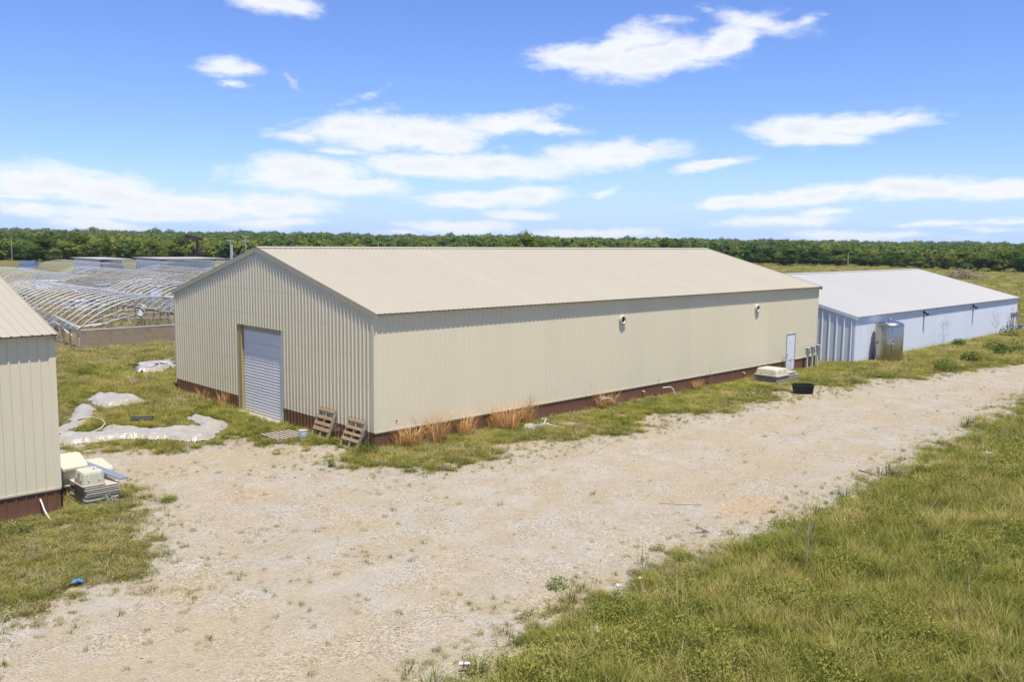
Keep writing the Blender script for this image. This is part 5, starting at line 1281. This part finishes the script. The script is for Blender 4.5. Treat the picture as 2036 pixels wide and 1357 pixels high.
# ------------------------------------------------------------------ trees
def crown(seed, w, h, nl, ls, lobes=13, base=.12):
    r = random.Random(seed); cs = []
    for i in range(lobes):
        a = r.uniform(0, 6.28); f = math.sqrt(r.random()); z = r.uniform(base+.08, .85)
        rad = w*.5*math.sin(math.pi*min(1, max(.1, (z*.9+.12))))**.5
        R_ = w*r.uniform(.16, .34); cs.append((Vector((f*(rad-R_*.6)*math.cos(a), f*(rad-R_*.6)*math.sin(a), z*h)), R_))
    cs.append((Vector((0, 0, h*.8)), w*.22)); vs = []; fs = []; n = 0
    while n < nl:
        c, R_ = cs[r.randrange(len(cs))]
        d = Vector((r.gauss(0,1), r.gauss(0,1), r.gauss(.35,1))).normalized(); p = c+Vector((d.x, d.y, d.z*.8))*R_*r.uniform(.85, 1.1)
        if p.z < h*.02: continue
        if any((p-c2).length < R2*.72 for c2, R2 in cs): 
            if r.random() < .85: continue
        nn_ = (d+Vector((r.gauss(0,.45), r.gauss(0,.45), r.gauss(.2,.45)))).normalized(); u = nn_.orthogonal().normalized(); v = nn_.cross(u); a = r.uniform(0, 6.28)
        u, v = u*math.cos(a)+v*math.sin(a), v*math.cos(a)-u*math.sin(a); s_ = ls*r.uniform(.6, 1.3); k = len(vs)
        vs += [p-u*s_, p-v*s_*.7+u*s_*.2, p+u*s_*.9, p+v*s_*.8]; fs.append((k,k+1,k+2,k+3)); n += 1
    for c, R_ in cs:                                 # inner mass of each lobe
        k = len(vs); q = R_*.78
        vs += [c+Vector(t_)*q for t_ in ((1,0,0),(0,1,0),(-1,0,0),(0,-1,0),(0,0,.85),(0,0,-.85),)]
        fs += [(k,k+1,k+4),(k+1,k+2,k+4),(k+2,k+3,k+4),(k+3,k,k+4),(k+1,k,k+5),(k+2,k+1,k+5),(k+3,k+2,k+5),(k,k+3,k+5)]
    return vs, fs
CR = [seed_mesh('crown', *crown(100+i, 1.0, 1.0, 760, .030, 9+i), 'tree') for i in range(6)]
CRD = [seed_mesh('crown', *crown(200+i, 1.0, 1.0, 760, .030, 9+i), 'tree_dark') for i in range(6)]
def trunk_mesh():
    mb = MB(); mb.tube([(0,0,0),(.02,.01,.25),(0,.02,.5)], .035, 6, .5)
    for a in (0.3, 2.2, 4.4): mb.tube([(0,0,.28),(.13*math.cos(a),.13*math.sin(a),.55)], .018, 5, .4)
    return seed_mesh('trunk', mb.v, mb.f, 'bark')
TRK = trunk_mesh()
def tree(x, y, w, h, label, group, k, name='tree'):
    z = float(terrain(np.array([x]), np.array([y]))[0])
    T = empty(name, (x, y, z), label, 'tree', group, rz=rnd.uniform(0, 6.28)); T.scale = (w, w, h)
    for nm, me in (('trunk', TRK), ('crown', (CRD if x > 150 else CR)[k % 6])):
        o = bpy.data.objects.new(nm, me); COL.objects.link(o); o.parent = T
        if nm == 'crown': o.rotation_euler = (0, 0, rnd.uniform(0, 6.28))
def treeline(pts, step, hlo, hhi, rows, label, group, depth=7.0, far=0.0):
    d = 0
    for (ax, ay), (bx, by) in zip(pts[:-1], pts[1:]):
        p0, p1 = np.array(gp(ax, ay)), np.array(gp(bx, by)); L_ = np.linalg.norm(p1-p0); n = max(1, int(L_/step))
        for i in range(n):
            for r in range(rows):
                q = p0+(p1-p0)*((i+rnd.random())/n); out = (q-CXY)/np.linalg.norm(q-CXY); q = q+out*(r*depth+rnd.uniform(-2.5, 2.5)+far)
                h = rnd.uniform(hlo*.8, hhi*1.08)*(.62+.72*float(fbm(np.array([q[0]/16]), np.array([q[1]/16]), 2)[0]))*1.0*(.70+.30*r/max(1, rows-1) if rows > 1 else 1)
                h = min(h, 7.1 if group != 'trees behind the utility poles' else 6.2); tree(q[0], q[1], h*rnd.uniform(0.95, 1.5), h, label, group, rnd.randrange(6))
treeline([(-40,519),(60,520),(140,521)], 4.6, 3.8, 5.6, 2, 'green broadleaf tree of the low tree line at far left', 'trees of the low line at far left')
treeline([(150,520),(260,519),(395,517)], 5.6, 5.6, 7.8, 3, 'yellowish green tree of the tree line right behind the sheds and pump jack', 'trees right behind the sheds')
treeline([(400,517),(560,516),(700,516)], 5.4, 4.4, 6.2, 2, 'green tree of the line behind the utility poles', 'trees behind the utility poles')
treeline([(720,516),(1000,518),(1400,524),(1530,526)], 7.5, 5.0, 7.2, 2, 'green tree whose top shows over the beige roof ridge', 'trees showing over the beige ridge')
treeline([(1530,526),(1700,530),(1850,536),(2080,545)], 5.4, 4.8, 7.0, 3, 'dark green tree of the line beyond the field at right', 'trees beyond the field at right', 6.0)
for (px, ptop, d, w, lb, k) in ((1050,463,205,6.4,'tallest tree standing out above the beige roof ridge',1),(1022,472,207,4.5,'tree just left of the tallest one above the ridge',2),(1075,476,209,5,'tree just right of the tallest one above the ridge',3),(1160,478,230,4,'small round tree top above the middle of the ridge',4),
        (1320,478,260,4.6,'forked tree top above the right half of the ridge',5),(1415,481,330,5.5,'round tree top above the right end of the ridge',0),(1566,487,285,11,'large dark oak at the left end of the right tree line',3),(212,466,240,3.4,'narrow tree top rising above the left tree line',2)):
    x, y, z = gd(px, ptop, d); tree(x, y, w, z, lb, None, k)
# forest canopy rolling away to the horizon
C2 = [seed_mesh('far_crown', *crown(300+i, 1.0, .62, 170, .070, 9, .0), 'far_tree') for i in range(4)]
def forest(n, r0, r1, w0, w1, h0, h1, name, label, jitter=1.0):
    u = nrs.rand(n); r = r0*(r1/r0)**u; a = YAW+nrs.uniform(-.66, .66, n); x = CXY[0]+r*np.sin(a); y = CXY[1]+r*np.cos(a)
    # clear of the hay field at right and of the tree lines in front
    lim = np.where(a-YAW > .17, 335, 285); k = r > lim; x, y, r = x[k], y[k], r[k]
    s_ = nrs.uniform(w0, w1, len(x))*(.55+.85*fbm(x/45, y/45, 3)); z = terrain(x, y)
    o = scatter(name, np.stack([x, y, z], 1), C2, label, 'forest', s_, tilt=.08)
    return o
forest(5600, 285, 620, 6.0, 9.5, 5, 7, 'forest_near', 'mixed green forest canopy behind the tree lines')
forest(5200, 620, 1300, 7.5, 12, 6, 8, 'forest_middle', 'green forest canopy in the middle distance')
forest(4200, 1300, 2600, 9, 17, 8, 10, 'forest_far', 'blue green wooded hills on the horizon')

# ------------------------------------------------------------------ air
hz = MB(); hz.box((CXY[0]-4400, CXY[1]-4400, -9.0), (CXY[0]+4400, CXY[1]+4400, 34.0))
hzo = obj_from('haze', hz.v, hz.f, None); hm = bpy.data.materials.new('haze_air'); hm.use_nodes = True
ht = hm.node_tree; ht.nodes.clear(); pv = N(ht, 'ShaderNodeVolumePrincipled'); pv.inputs['Color'].default_value = (0.80, 0.90, 1.0, 1); pv.inputs['Density'].default_value = 0.00009
ho = N(ht, 'ShaderNodeOutputMaterial'); ht.links.new(pv.outputs[0], ho.inputs['Volume']); hzo.data.materials.append(hm)
tag(hzo, 'thin pale blue summer haze in the air over the fields', 'haze', kind='stuff')
